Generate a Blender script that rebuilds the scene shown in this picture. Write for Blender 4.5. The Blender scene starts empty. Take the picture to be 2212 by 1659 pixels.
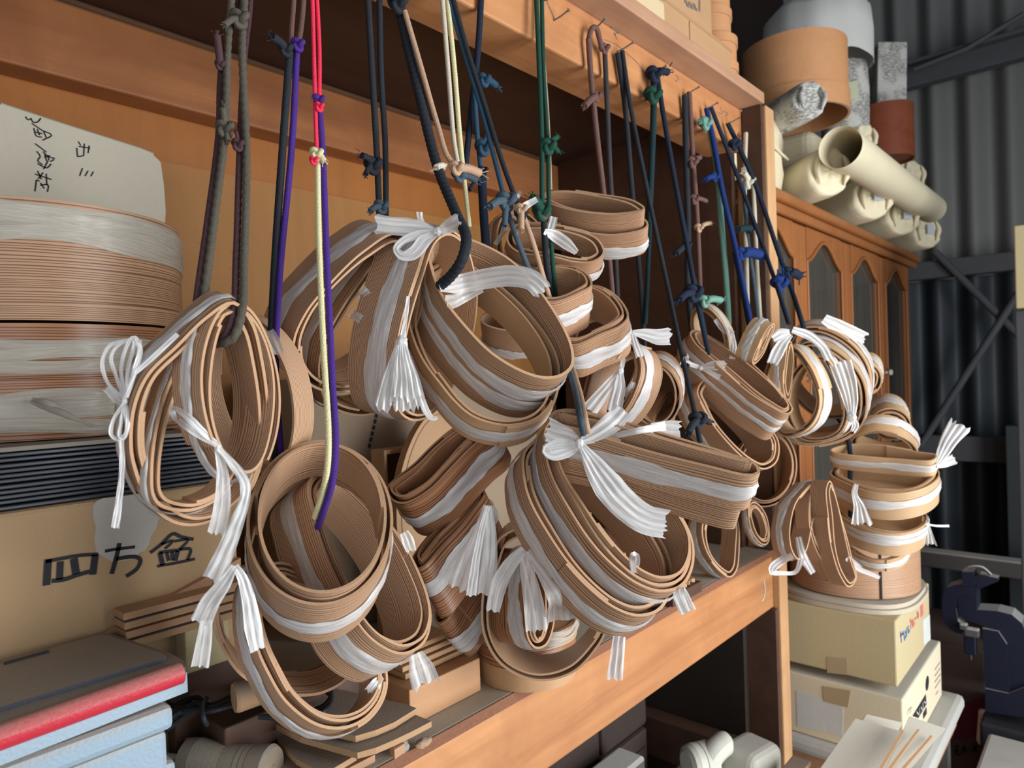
import bpy, bmesh, math, random
import numpy as np
from mathutils import Vector, Matrix
random.seed(7); np.random.seed(7)
S = bpy.context.scene
COL = S.collection
# ------------------------------------------------------------------ camera
F, CX, CY = 1500.0, 1106.0, 829.5
dX = np.array([1324, -63.5, F]); dX /= np.linalg.norm(dX)
dY = np.array([-1700, 40, F]); dY -= dX * dX.dot(dY); dY /= np.linalg.norm(dY)
dZ = np.cross(dX, dY)
CAM = np.array([0, 0, 1.2])
M = np.stack([dX, dY, dZ])            # world = M @ (right, down, forward)
cam_d = bpy.data.cameras.new('camera'); cam = bpy.data.objects.new('camera', cam_d); COL.objects.link(cam)
cam_d.sensor_width = 36; cam_d.lens = 36 * F / 2212; cam_d.clip_start = 0.02
rot = np.stack([M[:, 0], -M[:, 1], -M[:, 2]], 1)
mw = Matrix.Identity(4)
for i in range(3):
    for j in range(3): mw[i][j] = rot[i][j]
    mw[i][3] = CAM[i]
cam.matrix_world = mw
cam_d.dof.use_dof = True; cam_d.dof.focus_distance = 0.64; cam_d.dof.aperture_fstop = 10.0
S.camera = cam
# ------------------------------------------------------------------ light: overcast daylight through a workshop window, plus an added left fill
W = bpy.data.worlds.new('world'); S.world = W; W.use_nodes = True
bg = W.node_tree.nodes['Background']; bg.inputs[0].default_value = (0.72, 0.84, 1.0, 1); bg.inputs[1].default_value = 0.13
def area(name, loc, aim, sx, sy, power, col):
    l = bpy.data.lights.new(name, 'AREA'); l.shape = 'RECTANGLE'; l.size = sx; l.size_y = sy; l.energy = power; l.color = col
    o = bpy.data.objects.new(name, l); COL.objects.link(o); o.location = loc
    o.rotation_euler = (Vector(aim) - Vector(loc)).to_track_quat('-Z', 'Y').to_euler()
    return o
area('window_daylight', (1.10, -1.0, 1.05), (0.85, 0.5, 1.08), 1.1, 1.6, 48, (0.93, 0.965, 1.0))
area('left_fill_light', (-1.0, -0.9, 1.05), (0.45, 0.5, 1.1), 1.4, 1.6, 13.5, (0.93, 0.96, 1.0))  # added soft fill from the left, standing in for room light; no real doorway
S.view_settings.view_transform = 'Standard'; S.view_settings.look = 'None'
S.view_settings.exposure = 0.12; S.view_settings.gamma = 1.0; S.view_settings.use_curve_mapping = False
# ------------------------------------------------------------------ pixel <-> world helpers
def ray(px, py): return M @ np.array([(px - CX) / F, (py - CY) / F, 1.0])
def PD(px, py, d): return CAM + ray(px, py) * d
def PY(px, py, Y): r = ray(px, py); return CAM + r * (Y - CAM[1]) / r[1]
def PX(px, py, X): r = ray(px, py); return CAM + r * (X - CAM[0]) / r[0]
def PZ(px, py, Z): r = ray(px, py); return CAM + r * (Z - CAM[2]) / r[2]
def depth(P): return float((M.T @ (np.asarray(P) - CAM))[2])
def proj(P):
    c = M.T @ (np.asarray(P) - CAM); return CX + F * c[0] / c[2], CY + F * c[1] / c[2]
def nrm(v): v = np.asarray(v, float); return v / (np.linalg.norm(v) + 1e-12)
# ------------------------------------------------------------------ materials
MAT = {}
class NT:
    def __init__(s, name):
        m = bpy.data.materials.new(name); m.use_nodes = True; s.m = m; s.n = m.node_tree.nodes; s.l = m.node_tree.links
        s.b = s.n['Principled BSDF']; MAT[name] = m
    def node(s, t, **kw):
        n = s.n.new(t)
        for k, v in kw.items(): setattr(n, k, v)
        return n
    def link(s, a, b): s.l.new(a, b)
    def put(s, sock, v):
        if hasattr(v, 'links') or hasattr(v, 'is_linked'): s.link(v, sock)
        else: sock.default_value = v
    def math(s, op, a, b=None, c=None):
        n = s.node('ShaderNodeMath', operation=op); s.put(n.inputs[0], a)
        if b is not None: s.put(n.inputs[1], b)
        if c is not None: s.put(n.inputs[2], c)
        return n.outputs[0]
    def ramp(s, fac, stops):
        n = s.node('ShaderNodeValToRGB'); e = n.color_ramp.elements
        while len(e) < len(stops): e.new(0.5)
        for x, (p, c) in zip(e, stops): x.position = p; x.color = (*c, 1) if len(c) == 3 else c
        s.link(fac, n.inputs[0]); return n.outputs[0]
    def noise(s, vec, scale, detail=3, rough=0.5, dist=0.0):
        n = s.node('ShaderNodeTexNoise'); s.link(vec, n.inputs['Vector'])
        n.inputs['Scale'].default_value = scale; n.inputs['Detail'].default_value = detail
        n.inputs['Roughness'].default_value = rough; n.inputs['Distortion'].default_value = dist
        return n.outputs[0]
    def mapping(s, vec, scale=(1, 1, 1), loc=(0, 0, 0), rotz=(0, 0, 0)):
        n = s.node('ShaderNodeMapping'); s.link(vec, n.inputs[0]); n.inputs['Scale'].default_value = scale
        n.inputs['Rotation'].default_value = rotz
        n.inputs['Location'].default_value = loc; return n.outputs[0]
    def coord(s, k='Object'): return s.node('ShaderNodeTexCoord').outputs[k]
    def mix(s, fac, a, b, mode='MIX'):
        n = s.node('ShaderNodeMix', data_type='RGBA', blend_type=mode); s.put(n.inputs[0], fac)
        s.put(n.inputs[6], a if hasattr(a, 'links') or hasattr(a, 'is_linked') else (*a, 1)); s.put(n.inputs[7], b if hasattr(b, 'is_linked') else (*b, 1))
        return n.outputs[2]
    def bump(s, h, strength=0.3, dist=0.001):
        n = s.node('ShaderNodeBump'); n.inputs['Strength'].default_value = strength; n.inputs['Distance'].default_value = dist
        s.link(h, n.inputs['Height']); s.link(n.outputs[0], s.b.inputs['Normal'])
    def base(s, c, rough=0.6, spec=0.4):
        s.put(s.b.inputs['Base Color'], c if hasattr(c, 'is_linked') else (*c, 1))
        s.put(s.b.inputs['Roughness'], rough); s.b.inputs['Specular IOR Level'].default_value = spec
def hoop_wood(name, pale, dark, freq=520, rough=0.42):
    t = NT(name); uv = t.coord('UV'); sp = t.node('ShaderNodeSeparateXYZ'); t.link(uv, sp.inputs[0])
    rnd = t.node('ShaderNodeObjectInfo').outputs['Random']
    cb = t.node('ShaderNodeCombineXYZ'); t.link(t.math('MULTIPLY', sp.outputs[0], 1.6), cb.inputs[0])
    t.link(t.math('MULTIPLY', sp.outputs[1], 70), cb.inputs[1]); t.link(t.math('MULTIPLY', rnd, 40), cb.inputs[2])
    n1 = t.noise(cb.outputs[0], 1.0, 2)
    fq = t.math('MULTIPLY_ADD', rnd, freq * 0.7, freq * 0.72)
    ph = t.math('ADD', t.math('MULTIPLY', sp.outputs[1], fq), t.math('MULTIPLY', n1, 5.0))
    fr = t.math('FRACT', ph)
    line = t.ramp(fr, [(0.0, (0.30,) * 3), (0.08, (0, 0, 0)), (0.52, (0.05,) * 3), (0.78, (0.9,) * 3), (0.93, (1, 1, 1)), (1.0, (0.30,) * 3)])
    cb2 = t.node('ShaderNodeCombineXYZ'); t.link(t.math('MULTIPLY', sp.outputs[0], 30), cb2.inputs[0])
    t.link(t.math('MULTIPLY', sp.outputs[1], 1800), cb2.inputs[1]); t.link(rnd, cb2.inputs[2])
    fib = t.noise(cb2.outputs[0], 1.0, 2)
    cb3 = t.node('ShaderNodeCombineXYZ'); t.link(t.math('MULTIPLY', sp.outputs[0], 9), cb3.inputs[0])
    t.link(t.math('MULTIPLY', sp.outputs[1], 25), cb3.inputs[1]); t.link(t.math('MULTIPLY', rnd, 9), cb3.inputs[2])
    big = t.noise(cb3.outputs[0], 1.0, 2)
    amt = t.math('MULTIPLY', line, t.math('MULTIPLY_ADD', big, 0.6, 0.65))
    c = t.mix(amt, pale, dark)
    c = t.mix(t.math('MULTIPLY', fib, 0.22), c, dark)
    hv = t.node('ShaderNodeHueSaturation'); t.link(c, hv.inputs['Color'])
    t.link(t.math('MULTIPLY_ADD', t.math('ADD', rnd, big), 0.22, 0.80), hv.inputs['Value'])
    hv.inputs['Saturation'].default_value = 0.97
    t.base(hv.outputs[0], rough, 0.35); t.bump(t.math('ADD', t.math('MULTIPLY', line, -0.5), fib), 0.25, 0.0004)
hoop_wood('hoop_wood_pale', (0.57, 0.355, 0.210), (0.14, 0.057, 0.026), 430)
hoop_wood('hoop_wood_fine', (0.57, 0.335, 0.190), (0.15, 0.062, 0.028), 470)
hoop_wood('hoop_wood_red', (0.42, 0.195, 0.090), (0.105, 0.036, 0.018), 360, 0.30)
hoop_wood('hoop_wood_straw', (0.64, 0.43, 0.235), (0.36, 0.18, 0.075), 480)
def cut_edge():
    t = NT('hoop_cut_edge'); o = t.coord(); n = t.noise(o, 900, 2); b = t.noise(o, 60, 2)
    t.base(t.mix(b, t.mix(n, (0.60, 0.385, 0.235), (0.40, 0.23, 0.13)), (0.50, 0.30, 0.17)), 0.75, 0.2); t.bump(n, 0.5, 0.0006)
cut_edge()
def plastic_film(name, col, alpha, rough=0.28):
    t = NT(name); uv = t.coord('UV')
    f1 = t.noise(t.mapping(uv, (10, 700, 1)), 1.0, 4, 0.65); f2 = t.noise(t.mapping(uv, (30, 240, 1)), 1.0, 2); f3 = t.noise(t.mapping(uv, (3, 330, 1)), 1.0, 1)
    st = t.ramp(f3, [(0.32, (0, 0, 0)), (0.62, (1, 1, 1))])
    t.base(t.mix(t.math('MULTIPLY', f1, 1.0), tuple(x * 0.78 for x in col), col), rough, 0.75)
    t.link(t.math('ADD', t.math('MULTIPLY_ADD', f2, 0.5, alpha - 0.42), t.math('MULTIPLY', st, 0.26)), t.b.inputs['Alpha'])
    t.b.inputs['Coat Weight'].default_value = 0.3; t.b.inputs['Coat Roughness'].default_value = 0.12
    t.bump(t.math('ADD', f1, t.math('MULTIPLY', f2, 0.9)), 0.7, 0.0008)
    tr = t.node('ShaderNodeBsdfTranslucent'); tr.inputs[0].default_value = (*col, 1)
    mx = t.node('ShaderNodeMixShader'); mx.inputs[0].default_value = 0.18
    out = t.n['Material Output']; t.link(t.b.outputs[0], mx.inputs[1]); t.link(tr.outputs[0], mx.inputs[2]); t.link(mx.outputs[0], out.inputs[0])
plastic_film('ribbon_film', (0.97, 0.955, 0.93), 0.84, 0.24)
plastic_film('ribbon_film_thin', (0.96, 0.94, 0.91), 0.70, 0.24)
plastic_film('ribbon_film_yellowed', (0.80, 0.74, 0.62), 0.74, 0.2)
def cord_mat(name, a, b, rough=0.85):
    t = NT(name); uv = t.coord('UV'); o = t.coord()
    n = t.noise(o, 900, 3); m2 = t.noise(o, 45, 3)
    t.base(t.mix(t.math('MULTIPLY', n, 0.9), t.mix(m2, a, b), tuple(min(1, x * 1.3 + 0.006) for x in b)), rough, 0.15); t.bump(n, 0.8, 0.001)
for nm, a, b in [('cord_olive', (0.0527, 0.0465, 0.031), (0.093, 0.0806, 0.062)), ('cord_maroon', (0.044, 0.02, 0.0216), (0.072, 0.036, 0.04)),
                 ('cord_black', (0.010, 0.011, 0.014), (0.022, 0.026, 0.032)), ('cord_purple', (0.035, 0.012, 0.13), (0.06, 0.025, 0.19)),
                 ('cord_red', (0.62, 0.012, 0.045), (0.80, 0.04, 0.09)), ('cord_cream', (0.52, 0.47, 0.23), (0.62, 0.57, 0.33)),
                 ('cord_tan', (0.33, 0.20, 0.12), (0.45, 0.29, 0.19)), ('cord_slate', (0.03, 0.0488, 0.0638), (0.0638, 0.09, 0.1125)),
                 ('cord_blue', (0.0127, 0.0357, 0.0638), (0.0255, 0.0638, 0.1062)), ('cord_navy', (0.0067, 0.0097, 0.0195), (0.0135, 0.0203, 0.0375)), ('cord_grey', (0.0245, 0.021, 0.0238), (0.0455, 0.0392, 0.042)),
                 ('cord_green', (0.0064, 0.032, 0.0216), (0.016, 0.06, 0.04)), ('cord_mint', (0.078, 0.192, 0.15), (0.15, 0.288, 0.228)),
                 ('cord_royal', (0.0056, 0.0144, 0.072), (0.012, 0.032, 0.136)), ('cord_brown', (0.08, 0.04, 0.0336), (0.136, 0.072, 0.0624)),
                 ('cord_white', (0.42, 0.37, 0.28), (0.52, 0.47, 0.37)), ('cord_teal', (0.0056, 0.0154, 0.0196), (0.0112, 0.0294, 0.0336))]:
    cord_mat(nm, a, b)
def lumber(name, pale, dark, axis=0, scale=1.0, rough=0.55, contrast=1.0, spec=0.35):
    t = NT(name); o = t.coord(); sc = [26 * scale] * 3; sc[axis] = 1.6 * scale
    v = t.mapping(o, tuple(sc)); n = t.noise(v, 1.0, 4, 0.6, 0.6)
    s2 = [170 * scale] * 3; s2[axis] = 5 * scale; f = t.noise(t.mapping(o, tuple(s2)), 1.0, 2)
    big = t.noise(t.mapping(o, (3, 3, 3)), 1.0, 2)
    st = t.ramp(n, [(0.3, (0, 0, 0)), (0.52, (0.45,) * 3), (0.72, (1, 1, 1))])
    c = t.mix(t.math('MULTIPLY', st, 0.75 * contrast), pale, dark); c = t.mix(t.math('MULTIPLY', f, 0.35), c, dark)
    mot = t.ramp(t.noise(t.mapping(o, (7, 7, 7)), 1.0, 4, 0.6, 1.2), [(0.42, (0, 0, 0)), (0.66, (1, 1, 1))]); c = t.mix(t.math('MULTIPLY', mot, 0.40 * contrast), c, dark); c = t.mix(t.math('MULTIPLY', big, 0.35), c, tuple(x * 1.2 for x in pale)); t.base(c, rough, spec); t.bump(f, 0.2, 0.0006)
lumber('beam_pine', (0.58, 0.275, 0.11), (0.25, 0.08, 0.028), contrast=1.2)
lumber('beam_amber', (0.46, 0.18, 0.062), (0.18, 0.055, 0.018), contrast=1.1)
lumber('shelf_board_pine', (0.55, 0.33, 0.20), (0.30, 0.14, 0.08))
lumber('post_pine', (0.60, 0.36, 0.18), (0.36, 0.17, 0.07), axis=2)
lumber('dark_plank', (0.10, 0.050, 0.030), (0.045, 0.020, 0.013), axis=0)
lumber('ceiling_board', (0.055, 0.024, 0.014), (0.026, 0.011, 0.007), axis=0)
lumber('ply_back', (0.42, 0.155, 0.032), (0.27, 0.088, 0.017), axis=2, contrast=0.6)
lumber('ply_pale', (0.43, 0.195, 0.052), (0.28, 0.115, 0.028), axis=2, contrast=0.6)
lumber('box_wood', (0.56, 0.31, 0.155), (0.36, 0.17, 0.075), axis=0, scale=1.6)
lumber('thin_board_wood', (0.46, 0.27, 0.15), (0.30, 0.15, 0.08), axis=0, scale=2)
lumber('round_box_wood', (0.55, 0.275, 0.125), (0.38, 0.165, 0.065), axis=0, scale=0.8, contrast=0.6)
lumber('tray_wood', (0.50, 0.30, 0.155), (0.33, 0.175, 0.08), axis=0, scale=0.8, contrast=0.5)
lumber('red_box_wood', (0.20, 0.055, 0.025), (0.12, 0.028, 0.013), axis=0, rough=0.35)
lumber('cabinet_wood', (0.36, 0.135, 0.042), (0.21, 0.066, 0.021), axis=2, scale=0.8, rough=0.4, contrast=0.7)
def speck(name, a, b, scale=200, rough=0.8, bump=0.3, spec=0.25, big=6):
    t = NT(name); o = t.coord(); n = t.noise(o, scale, 3); g = t.noise(o, big, 3)
    t.base(t.mix(g, t.mix(n, a, b), tuple((x + y) / 2 for x, y in zip(a, b))), rough, spec)
    if bump: t.bump(n, bump, 0.0008)
def dusty(name, under, dust, cover=0.5, rough=0.7):
    t = NT(name); o = t.coord(); n = t.noise(o, 420, 3); g = t.noise(o, 14, 4)
    nz = t.node('ShaderNodeNewGeometry'); sp = t.node('ShaderNodeSeparateXYZ'); t.link(nz.outputs['Normal'], sp.inputs[0])
    up = t.math('MAXIMUM', sp.outputs[2], 0.0)
    m = t.math('MULTIPLY', up, t.math('MULTIPLY_ADD', t.math('ADD', n, g), 0.7, cover - 0.35)); m = t.math('MINIMUM', t.math('MAXIMUM', m, 0.0), 1.0)
    t.base(t.mix(m, under, dust), rough, 0.35); t.bump(n, 0.4, 0.0008)
dusty('bench_top_dusty', (0.24, 0.20, 0.16), (0.40, 0.36, 0.29), 0.8)
dusty('case_lid_dark', (0.055, 0.058, 0.07), (0.30, 0.25, 0.20), 0.72, 0.55)
dusty('case_blue', (0.27, 0.355, 0.42), (0.36, 0.32, 0.26), 0.50, 0.4)
dusty('case_red', (0.50, 0.028, 0.045), (0.46, 0.27, 0.22), 0.35, 0.4)
dusty('handle_wood_dusty', (0.22, 0.17, 0.12), (0.34, 0.29, 0.23), 0.5)
dusty('saw_blue', (0.004, 0.006, 0.018), (0.36, 0.35, 0.33), 0.75, 0.5)
speck('saw_dark', (0.016, 0.017, 0.022), (0.03, 0.03, 0.034), 60)
dusty('steel_dusty', (0.07, 0.065, 0.06), (0.50, 0.48, 0.44), 0.7, 0.6)
dusty('board_grey_dusty', (0.47, 0.40, 0.30), (0.46, 0.43, 0.36), 0.7)
dusty('board_brown_dusty', (0.42, 0.25, 0.13), (0.27, 0.215, 0.17), 0.75)
dusty('machine_cream', (0.62, 0.61, 0.52), (0.48, 0.46, 0.40), 0.5, 0.5)
dusty('carton_cream', (0.66, 0.57, 0.40), (0.50, 0.47, 0.40), 0.5)
speck('kraft_bag', (0.60, 0.55, 0.44), (0.52, 0.47, 0.36), 160)
speck('carton_brown', (0.48, 0.325, 0.18), (0.34, 0.22, 0.115), 700, 0.85, 0.25)
speck('carton_pale', (0.33, 0.245, 0.17), (0.29, 0.21, 0.14), 300)
speck('carton_tan', (0.52, 0.43, 0.25), (0.44, 0.35, 0.19), 300)
speck('carton_dark', (0.10, 0.075, 0.065), (0.07, 0.05, 0.045), 200)
speck('torn_label', (0.46, 0.43, 0.39), (0.38, 0.355, 0.31), 250)
speck('paper_parcel', (0.78, 0.71, 0.52), (0.66, 0.56, 0.36), 12, 0.55, 0.4, 0.35, 4)
speck('paper_white', (0.60, 0.585, 0.55), (0.50, 0.49, 0.46), 30, 0.7, 0.5)
t = NT('newsprint'); o = t.coord(); n = t.noise(t.mapping(o, (90, 90, 420)), 1.0, 2, 0.7); g = t.noise(t.mapping(o, (22, 22, 14)), 1.0, 1); t.base(t.mix(t.math('MULTIPLY', t.ramp(n, [(.42, (0, 0, 0)), (.52, (1, 1, 1))]), t.ramp(g, [(.40, (.15,) * 3), (.5, (.8,) * 3)])), (0.55, 0.53, 0.48), (0.16, 0.15, 0.15)), 0.8, 0.2)
speck('yellow_paper', (0.62, 0.49, 0.29), (0.55, 0.42, 0.24), 60)
speck('tape_brown', (0.42, 0.32, 0.19), (0.38, 0.285, 0.165), 60, 0.35, 0.0)
speck('black_tray', (0.018, 0.022, 0.032), (0.045, 0.05, 0.06), 90, 0.35, 0.1, 0.5)
speck('tray_top_dust', (0.34, 0.30, 0.24), (0.22, 0.20, 0.17), 120)
speck('black_rubber', (0.015, 0.017, 0.022), (0.035, 0.038, 0.045), 300, 0.5)
speck('ink_black', (0.010, 0.010, 0.014), (0.03, 0.03, 0.035), 200, 0.6, 0.0)
speck('ink_grey', (0.13, 0.11, 0.10), (0.20, 0.18, 0.16), 200, 0.6, 0.0)
speck('ink_blue', (0.05, 0.14, 0.36), (0.07, 0.18, 0.42), 200, 0.6, 0.0)
speck('ink_red', (0.62, 0.13, 0.12), (0.66, 0.18, 0.17), 200, 0.6, 0.0)
speck('label_white', (0.62, 0.62, 0.58), (0.50, 0.50, 0.46), 90)
speck('label_note', (0.62, 0.64, 0.45), (0.58, 0.60, 0.42), 90)
speck('label_blue', (0.52, 0.55, 0.60), (0.47, 0.50, 0.56), 90)
speck('carton_maroon', (0.13, 0.02, 0.05), (0.10, 0.015, 0.04), 90)
speck('bench_edge', (0.30, 0.13, 0.07), (0.12, 0.05, 0.03), 260, 0.8, 0.9)
speck('nail_steel', (0.12, 0.09, 0.07), (0.22, 0.18, 0.15), 300, 0.4)
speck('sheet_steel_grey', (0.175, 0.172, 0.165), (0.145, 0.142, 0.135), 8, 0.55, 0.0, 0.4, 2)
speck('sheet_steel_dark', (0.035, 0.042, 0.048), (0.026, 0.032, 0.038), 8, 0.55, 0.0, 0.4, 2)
speck('girt_dark', (0.085, 0.085, 0.09), (0.06, 0.06, 0.065), 20, 0.6, 0.0)
speck('concrete_floor', (0.16, 0.15, 0.135), (0.11, 0.105, 0.095), 30)
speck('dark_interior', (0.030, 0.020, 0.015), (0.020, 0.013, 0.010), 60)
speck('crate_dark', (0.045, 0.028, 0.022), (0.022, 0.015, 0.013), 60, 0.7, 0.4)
speck('stone_grey', (0.34, 0.33, 0.29), (0.24, 0.23, 0.20), 120)
speck('seat_cloth', (0.46, 0.45, 0.41), (0.38, 0.37, 0.34), 80)
def glass():
    t = NT('cabinet_glass'); t.base((0.20, 0.19, 0.16), 0.12, 0.5); o = t.coord()
    n = t.noise(t.mapping(o, (30, 30, 2)), 1.0, 2); t.put(t.b.inputs['Base Color'], t.mix(n, (0.045, 0.04, 0.034), (0.11, 0.098, 0.078)))
    t.b.inputs['Alpha'].default_value = 0.9
glass()
# ------------------------------------------------------------------ geometry helpers
class MB:
    """collects faces in world space and links them as ONE mesh object"""
    def __init__(s): s.v = []; s.f = []; s.uv = []; s.mi = []; s.sm = []
    def add(s, pts): i = len(s.v); s.v.extend([tuple(map(float, p)) for p in pts]); return i
    def face(s, idx, mi=0, uv=None, smooth=False):
        s.f.append(tuple(idx)); s.mi.append(mi); s.sm.append(smooth); s.uv.append(uv or [(0, 0)] * len(idx))
    def grid(s, P, mi=0, uv=None, smooth=True, closed_u=False, flip=False):
        """P[i][j] points; rows i, columns j"""
        P = np.asarray(P, float); n, m = P.shape[:2]; b = s.add(P.reshape(-1, 3))
        for i in range(n if closed_u else n - 1):
            i2 = (i + 1) % n
            for j in range(m - 1):
                q = [b + i * m + j, b + i2 * m + j, b + i2 * m + j + 1, b + i * m + j + 1]
                t = None
                if uv is not None: t = [uv[i][j], uv[i + 1][j] if i + 1 < len(uv) else uv[i2][j], uv[i + 1][j + 1] if i + 1 < len(uv) else uv[i2][j + 1], uv[i][j + 1]]
                if flip: q = q[::-1]; t = t[::-1] if t else None
                s.face(q, mi, t, smooth)
    def build(s, name, mats, parent=None, origin=None):
        if isinstance(mats, str): mats = [mats]
        V = np.array(s.v)
        if parent is not None: origin = np.array(parent.location) if parent.type == 'EMPTY' else np.array(parent['_o'][:])
        elif origin is None: lo, hi = V.min(0), V.max(0); origin = np.array([(lo[0] + hi[0]) / 2, (lo[1] + hi[1]) / 2, lo[2]])
        me = bpy.data.meshes.new(name); me.from_pydata((V - origin).tolist(), [], s.f)
        for m in mats: me.materials.append(MAT[m])
        me.polygons.foreach_set('material_index', s.mi); me.polygons.foreach_set('use_smooth', s.sm)
        ul = me.uv_layers.new(name='uv'); flat = [c for f in s.uv for p in f for c in p]; ul.data.foreach_set('uv', flat)
        me.update(); o = bpy.data.objects.new(name, me); COL.objects.link(o)
        if parent is not None:
            o.parent = parent
        else: o.location = Vector(origin)
        o['_o'] = [float(x) for x in origin]
        return o
def thing(name, label, cat, loc, group=None):
    e = bpy.data.objects.new(name, None); COL.objects.link(e); e.location = Vector([float(x) for x in loc]); e.empty_display_size = 0.02
    return tag(e, label, cat, group)
def tag(o, label, cat, group=None):
    o['label'] = label; o['category'] = cat
    if group: o['group'] = group
    return o
def struct(o): o['kind'] = 'structure'; return o
def basis(rz=0.0, rx=0.0, ry=0.0):
    return np.array(Matrix.Rotation(rz, 3, 'Z') @ Matrix.Rotation(ry, 3, 'Y') @ Matrix.Rotation(rx, 3, 'X'))
def add_box(mb, c, size, B=None, bev=0.0, mi=0, seg=2):
    """bevelled box; B columns are its axes"""
    B = np.eye(3) if B is None else B
    bm = bmesh.new(); bmesh.ops.create_cube(bm, size=1.0)
    for v in bm.verts: v.co = Vector((v.co.x * size[0], v.co.y * size[1], v.co.z * size[2]))
    if bev: bmesh.ops.bevel(bm, geom=bm.edges[:], offset=min(bev, min(size) * 0.45), segments=seg, affect='EDGES', profile=0.5)
    bm.verts.ensure_lookup_table(); b = mb.add([np.asarray(c) + B @ np.array(v.co) for v in bm.verts])
    for f in bm.faces: mb.face([b + v.index for v in f.verts], mi, None, False)
    bm.free()
def slab(x0, x1, y0, y1, z0, z1, bev=0.0, mb=None, mi=0):
    mb = mb or MB(); add_box(mb, ((x0 + x1) / 2, (y0 + y1) / 2, (z0 + z1) / 2), (abs(x1 - x0), abs(y1 - y0), abs(z1 - z0)), None, bev, mi); return mb
def add_prism(mb, pts, off, mi=0, mi_side=None, smooth_side=False):
    """extrude polygon pts (3D, planar) by vector off"""
    pts = [np.asarray(p, float) for p in pts]; n = len(pts); off = np.asarray(off, float)
    b = mb.add(pts); c = mb.add([p + off for p in pts]); ms = mi if mi_side is None else mi_side
    mb.face(list(range(b, b + n)), mi); mb.face(list(range(c + n - 1, c - 1, -1)), mi)
    b2 = mb.add(pts); c2 = mb.add([p + off for p in pts])
    for i in range(n): j = (i + 1) % n; mb.face([b2 + i, b2 + j, c2 + j, c2 + i][::-1], ms, None, smooth_side)
def spline(pts, n, closed=False):
    """Catmull-Rom through pts, resampled to n equal steps"""
    P = [np.asarray(p, float) for p in pts]; k = len(P); out = []
    segs = k if closed else k - 1
    for i in range(segs):
        p0 = P[(i - 1) % k] if closed or i > 0 else 2 * P[0] - P[1]
        p1 = P[i]; p2 = P[(i + 1) % k]
        p3 = P[(i + 2) % k] if closed or i + 2 < k else 2 * P[-1] - P[-2]
        d1 = max(np.linalg.norm(p2 - p1), 1e-9) ** .5; d0 = max(np.linalg.norm(p1 - p0), 1e-9) ** .5; d2 = max(np.linalg.norm(p3 - p2), 1e-9) ** .5
        m1 = (p2 - p1) / d1 - (p2 - p0) / (d0 + d1) + (p1 - p0) / d0; m1 = m1 * d1
        m2 = (p3 - p2) / d2 - (p3 - p1) / (d1 + d2) + (p2 - p1) / d1; m2 = m2 * d1
        for t in np.linspace(0, 1, 24, endpoint=False):
            out.append((2 * t**3 - 3 * t**2 + 1) * p1 + (t**3 - 2 * t**2 + t) * m1 + (-2 * t**3 + 3 * t**2) * p2 + (t**3 - t**2) * m2)
    out.append(P[0] if closed else P[-1]); out = np.array(out)
    L = np.concatenate([[0], np.cumsum(np.linalg.norm(np.diff(out, axis=0), axis=1))])
    u = np.linspace(0, L[-1], n, endpoint=not closed)
    return np.stack([np.interp(u, L, out[:, i]) for i in range(out.shape[1])], 1)
def add_tube(mb, P, r, sides=10, mi=0, style=None, pitch=0.012, caps=True, closed=False):
    """tube along the 3D polyline P; style 'twist' or 'braid' shapes the strands of a rope"""
    P = np.asarray(P, float); n = len(P)
    T = np.gradient(P, axis=0) if not closed else (np.roll(P, -1, 0) - np.roll(P, 1, 0)); T /= np.linalg.norm(T, axis=1)[:, None] + 1e-12
    N = nrm(np.cross(T[0], [0.31, 0.2, 0.93])); L = np.concatenate([[0], np.cumsum(np.linalg.norm(np.diff(P, axis=0), axis=1))])
    R = np.full(n, r) if np.isscalar(r) else np.asarray(r, float); rows = []; uvs = []
    for i in range(n):
        N = nrm(N - T[i] * N.dot(T[i])); Bn = np.cross(T[i], N); row = []; ur = []
        for j in range(sides + 1):
            a = 2 * math.pi * (j % sides) / sides; k = 1.0
            if style == 'twist': k = 1 + 0.11 * math.sin(2 * a + 2 * math.pi * L[i] / pitch)
            elif style == 'braid': k = 1 + 0.10 * math.sin(3 * a + 2 * math.pi * L[i] / pitch) * math.sin(3 * a - 2 * math.pi * L[i] / pitch)
            row.append(P[i] + R[i] * k * (math.cos(a) * N + math.sin(a) * Bn)); ur.append((L[i], j / sides))
        rows.append(row); uvs.append(ur)
    mb.grid(rows, mi, uvs, True, closed_u=closed)
    if caps and not closed:
        for row, fl in ((rows[0], 0), (rows[-1], 1)):
            b = mb.add(row[:-1]); idx = list(range(b, b + sides)); mb.face(idx if fl else idx[::-1], mi)
def lathe(mb, c, prof, n=48, mi=0, B=None, a0=0, a1=2 * math.pi, aspect=1.0, smooth=True):
    """revolve profile [(r, z)] about B's z axis at c; each profile segment is its own smooth band"""
    B = np.eye(3) if B is None else B; c = np.asarray(c, float)
    A = np.linspace(a0, a1, n + 1)
    for (r0, z0), (r1, z1) in zip(prof[:-1], prof[1:]):
        rows = [[c + B @ np.array([r0 * math.cos(a), aspect * r0 * math.sin(a), z0]), c + B @ np.array([r1 * math.cos(a), aspect * r1 * math.sin(a), z1])] for a in A]
        R = max(r0, r1); uv = [[(a * R, z0 + r0), (a * R, z1 + r1)] for a in A]
        mb.grid(rows, mi, uv, smooth)
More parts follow.
